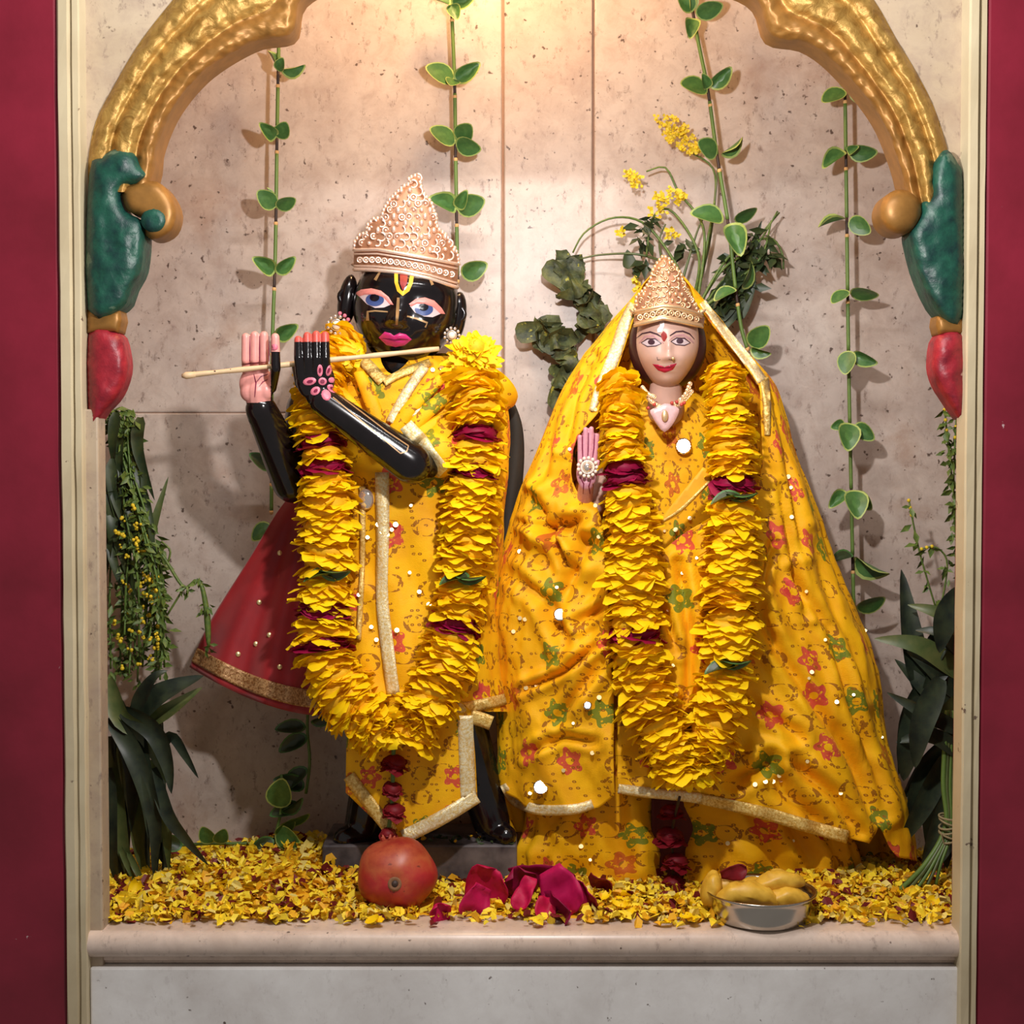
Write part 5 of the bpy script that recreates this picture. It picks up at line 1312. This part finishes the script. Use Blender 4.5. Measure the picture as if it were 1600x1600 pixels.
# ================================================================ OFFERINGS ON THE SHELF
def heap(x, D):
    h = 46 * math.exp(-((x + 390) / 190) ** 2 - ((D - 330) / 150) ** 2) + 22 * math.exp(-((x + 440) / 190) ** 2 - ((D - 170) / 110) ** 2) + 14 * math.exp(-((x - 120) / 90) ** 2 - ((D - 130) / 70) ** 2) + 18 * math.exp(-((x - 560) / 130) ** 2 - ((D - 190) / 110) ** 2)
    return h
random.seed(61)
def dens(x, D):
    px = 800 + x / K(D)
    if D < 34 + 16 * noise.noise((x * .012, 3, 0)): return .10 if D > 10 else .02
    if 655 < px < 750 and D < 130: return .22
    if 640 < px < 930 and D < 75: return .35
    return 1
def bit(mb, x, D, z, s, mi):
    R = Quaternion((random.uniform(-1, 1), random.uniform(-1, 1), random.uniform(-1, 1)), random.uniform(0, 1.7)) @ Quaternion((0, 0, 1), random.uniform(0, 6.28))
    w = s * random.uniform(.4, .85); c = s * random.uniform(-.3, .45)
    q = [(0, -s * .5, 0), (w * .5, -s * .15, c), (w * .45, s * .35, c), (0, s * .5, -c * .3), (-w * .45, s * .35, c), (-w * .5, -s * .15, c), (0, 0, 0)]
    mb.add([Vector((x, D, z)) + R @ Vector(v) for v in q], [(0, 1, 6), (1, 2, 6), (2, 3, 6), (3, 4, 6), (4, 5, 6), (5, 0, 6)], mi)
bed = MB(); cnt = 0
while cnt < 9000:
    x = random.uniform(-790, 800); D = 445 * random.random() ** 1.15
    if not -690 < x < 712 and D < 126: continue
    if random.random() > dens(x, D): continue
    if b0.x - 6 < x < b1.x + 6 and D > 238: continue
    h = heap(x, D); z = h * random.random() ** .4 + random.uniform(3, 13)
    k = random.random(); mi = 0 if k < .56 else 1 if k < .76 else 2 if k < .89 else 3
    bit(bed, x, D, z, random.uniform(10, 23) * (1 if mi != 3 else 1.1), mi); cnt += 1
# the heaped mass below the loose top layer
def hm_(u, v):
    x = lerp(-690, 712, u); D = lerp(40, 446, v); e = min(1, u * 12, (1 - u) * 12, v * 5)
    return Vector((x, D, (heap(x, D) * .8 + 3 + 3 * noise.noise((x * .06, D * .06, 1))) * e - (1 - e) * 2))
bed.grid(hm_, 180, 50, mi=1)
o = bed.build('petal_carpet', [M['bit_y'], M['bit_m'], M['bit_p'], M['bit_r']], origin=(0, 220, 0), fix=False, smooth=False)
tagged(o, 'carpet of shredded yellow and dark red flower petals on the shelf', 'petals', kind='stuff')
# larger loose petals at the front
lpm = []
for k in range(5):
    random.seed(300 + k); vs, fs = petal_grid(24, 20, random.uniform(-8, 8), random.uniform(3, 8), 2); lpm.append(MB().add([v - Vector((0, 12, 0)) for v in vs], fs).mesh('petal', [M['petal']]))
random.seed(63)
for k in range(70):
    px = random.choice((random.uniform(170, 660), random.uniform(760, 1100), random.uniform(1270, 1490), random.uniform(900, 1110))); py = random.uniform(1412, 1452) if px > 660 else random.uniform(1385, 1452)
    u_ = (800 - py) / FOC; t = -CAMZ / (u_ * CP - SP); D = t * (CP + u_ * SP) - FOC; x = t * (px - 800) / FOC
    if D < 6: continue
    o = inst(lpm[k % 5], 'loose_petal', None, Vector((x, D, heap(x, D) + 9)), Quaternion((random.uniform(-1, 1), random.uniform(-1, 1), 0), random.uniform(.1, .8)) @ Quaternion((0, 0, 1), random.uniform(0, 6.28)), random.uniform(.6, 1.15))
    tagged(o, 'larger loose yellow petal lying on top of the petal carpet', 'petal', 'larger loose yellow petals')
# crumbs on the slate block
mb = MB()
for k in range(60): bit(mb, random.uniform(b0.x + 20, b1.x - 6), random.uniform(250, 300), b0.z + 3, random.uniform(7, 15), random.choice((0, 0, 0, 1)))
o = mb.build('leaf_crumbs', [M['leafdark'], M['bit_m']], fix=False, smooth=False); tagged(o, 'torn leaf crumbs on the dark slate block', 'leaves', kind='stuff')

# pomegranate
c = P(620, 1370, 112); c.z = max(c.z, 56)
pg = thing('pomegranate', 'red and orange pomegranate in front of the slate block', 'fruit', (c.x, c.y, 2))
R = Quaternion((1, 0, 0), PI / 2 - .12)
prof = []
mb = MB(); vs = []
nu, nv = 48, 32
for j in range(nv + 1):
    for i in range(nu):
        th = PI * j / nv; a = 2 * PI * i / nu
        r = 66 * (1 + .035 * math.cos(5 * a + .4) * math.sin(th) ** 2 + .014 * noise.noise((math.cos(a) * 1.5, math.sin(a) * 1.5, th)))
        v = Vector((r * math.sin(th) * math.cos(a), r * math.sin(th) * math.sin(a), r * .90 * math.cos(th) - (5 * math.exp(-(th / .16) ** 2))))
        q = R @ v; q.z *= .92; vs.append(c + q)
mb.add(vs, [(j * nu + i, j * nu + (i + 1) % nu, (j + 1) * nu + (i + 1) % nu, (j + 1) * nu + i) for j in range(nv) for i in range(nu)])
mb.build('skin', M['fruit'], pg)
bvp = bvh_of([mb]); h, nn, d = hit(bvp, 617, 1381)
mb = MB().lathe(h - d * .5, [(0, 1), (5, 0), (8, 3.4), (10.5, 2.5), (12, 0)], -d, 16); mb.build('calyx_scar', flat('dry_calyx', (132, 92, 60), .8), pg)
MB().lathe(h - d * 1, [(0, 2.2), (4.5, 1.6), (5.5, .4)], -d, 12).build('calyx_eye', M['stemdark'], pg)
mb = MB()
for k in range(5):
    a = 2 * PI * k / 5; b = P(606, 1319, 122); mb.capsule(b + Vector((6 * math.cos(a), 6 * math.sin(a), 0)), b + Vector((11 * math.cos(a), 11 * math.sin(a), 12)), 5, 2, 8)
mb.build('red_crown_tip', M['fruit'], pg)

# rose petals
def big_petal(label, cx, cy, D, L, Wd, ang, pitch, roll, m, cup=14, group=None):
    vs, fs = petal_grid(L, Wd, random.uniform(-10, 14), cup, 4, 8, 9)
    mb = MB().add([v - Vector((0, L / 2, 0)) + Vector((0, 0, 10 * noise.noise(v * .045 + Vector((cx, 0, 0))) + 3 * noise.noise(v * .13))) for v in vs], fs); me = mb.mesh('rose_petal', [m])
    p = P(cx, cy, D); o = inst(me, 'rose_petal', None, p, orient(ang, pitch, roll)); mod = solidify(o, 1.2); tagged(o, label, 'petal', group); return o
random.seed(71)
big_petal('small upright dark red petal right of the pomegranate', 686, 1426, 45, 44, 36, 95, 15, 25, M['mag'], 10)
big_petal('broad crimson petal at the left of the rose petal heap', 762, 1388, 120, 88, 78, 60, 12, -20, M['mag'], 16)
big_petal('crimson petal pointing down at the lower left of the rose petal heap', 742, 1412, 62, 62, 50, 240, 10, -20, M['mag'], 12)
big_petal('dark crimson petal along the top of the rose petal heap', 850, 1366, 135, 120, 44, 4, 20, 15, M['rosep'], 10)
big_petal('bright crimson petal in the middle of the rose petal heap', 878, 1394, 74, 84, 70, 300, 18, 15, M['mag'], 10)
big_petal('magenta petal at the right of the rose petal heap', 918, 1400, 78, 56, 42, 330, 25, 30, M['rosep'], 12)
big_petal('curled petal behind the middle of the rose petal heap', 812, 1380, 120, 84, 60, 100, 30, 10, M['rosep'], 20)
big_petal('magenta petal low at the front of the rose petal heap', 852, 1420, 50, 40, 34, 270, 35, 0, M['mag'], 12)
big_petal('narrow crimson petal at the centre of the rose petal heap', 820, 1398, 70, 60, 34, 250, 20, 35, M['mag'], 16)
big_petal('dark petal lifting at the right end of the rose petal heap', 940, 1378, 130, 46, 30, 330, 10, 40, M['rosep2'], 8)
big_petal('wide petal lying under the rose petal heap', 870, 1420, 58, 100, 60, 10, 60, 0, M['rosep'], 8)

# steel bowl with fruit slices
bc = P(1188, 1448, 55); bc.z = 1
bw_ = thing('bowl', 'small shallow steel bowl at the shelf front', 'bowl', bc)
prf = [(0, 3), (62, 3), (70, 6), (76, 16), (79, 34), (82, 44), (88, 48), (90, 47), (89, 44), (84, 41), (82, 34), (79, 16), (73, 3), (64, 0), (0, 0)]
MB().lathe(bc, prf, (0, 0, 1), 56).build('basin', M['steel'], bw_)
def slice_(label, px, py, D, rx, ry, rz, rot):
    mb = MB(); c = P(px, py, D); vs = []
    R = Matrix.Rotation(rot[0], 3, 'Y') @ Matrix.Rotation(rot[1], 3, 'X'); rx *= 1.12; rz *= 1.12; base = MB().ell((0, 0, 0), (rx, ry, rz), 28, 16)
    for v in base.v:
        v = v.copy(); v.z += rx * .22 * (v.x / rx) ** 2 * -1 + 5 * noise.noise(v * .06 + Vector((px, 0, 0))) + 2 * noise.noise(v * .16); v.y += 2 * noise.noise(v * .07)
        vs.append(c + R @ v)
    o = mb.add(vs, base.f).build('fruit_slice', M['sweet']); tagged(o, label, 'fruit', 'yellow fruit slices in the bowl')
slice_('yellow fruit slice standing at the left rim of the bowl', 1112, 1388, 60, 15, 26, 26, (.2, 0))
slice_('large yellow fruit slice at the front of the bowl', 1168, 1396, 30, 46, 22, 17, (.05, -.2))
slice_('yellow fruit slice on top at the right of the bowl', 1212, 1378, 60, 42, 26, 16, (-.22, -.3))
slice_('yellow fruit slice under the top one at the right rim', 1226, 1400, 40, 36, 24, 14, (-.05, -.1))
slice_('yellow fruit slice at the back of the bowl', 1190, 1388, 84, 52, 26, 16, (.1, 0))
slice_('yellow fruit slice leaning behind the red petal', 1132, 1384, 74, 30, 24, 18, (-.35, 0))
big_petal('folded dark red petal on the fruit in the bowl', 1147, 1364, 46, 46, 24, 18, 25, 10, M['rosep2'], 6)
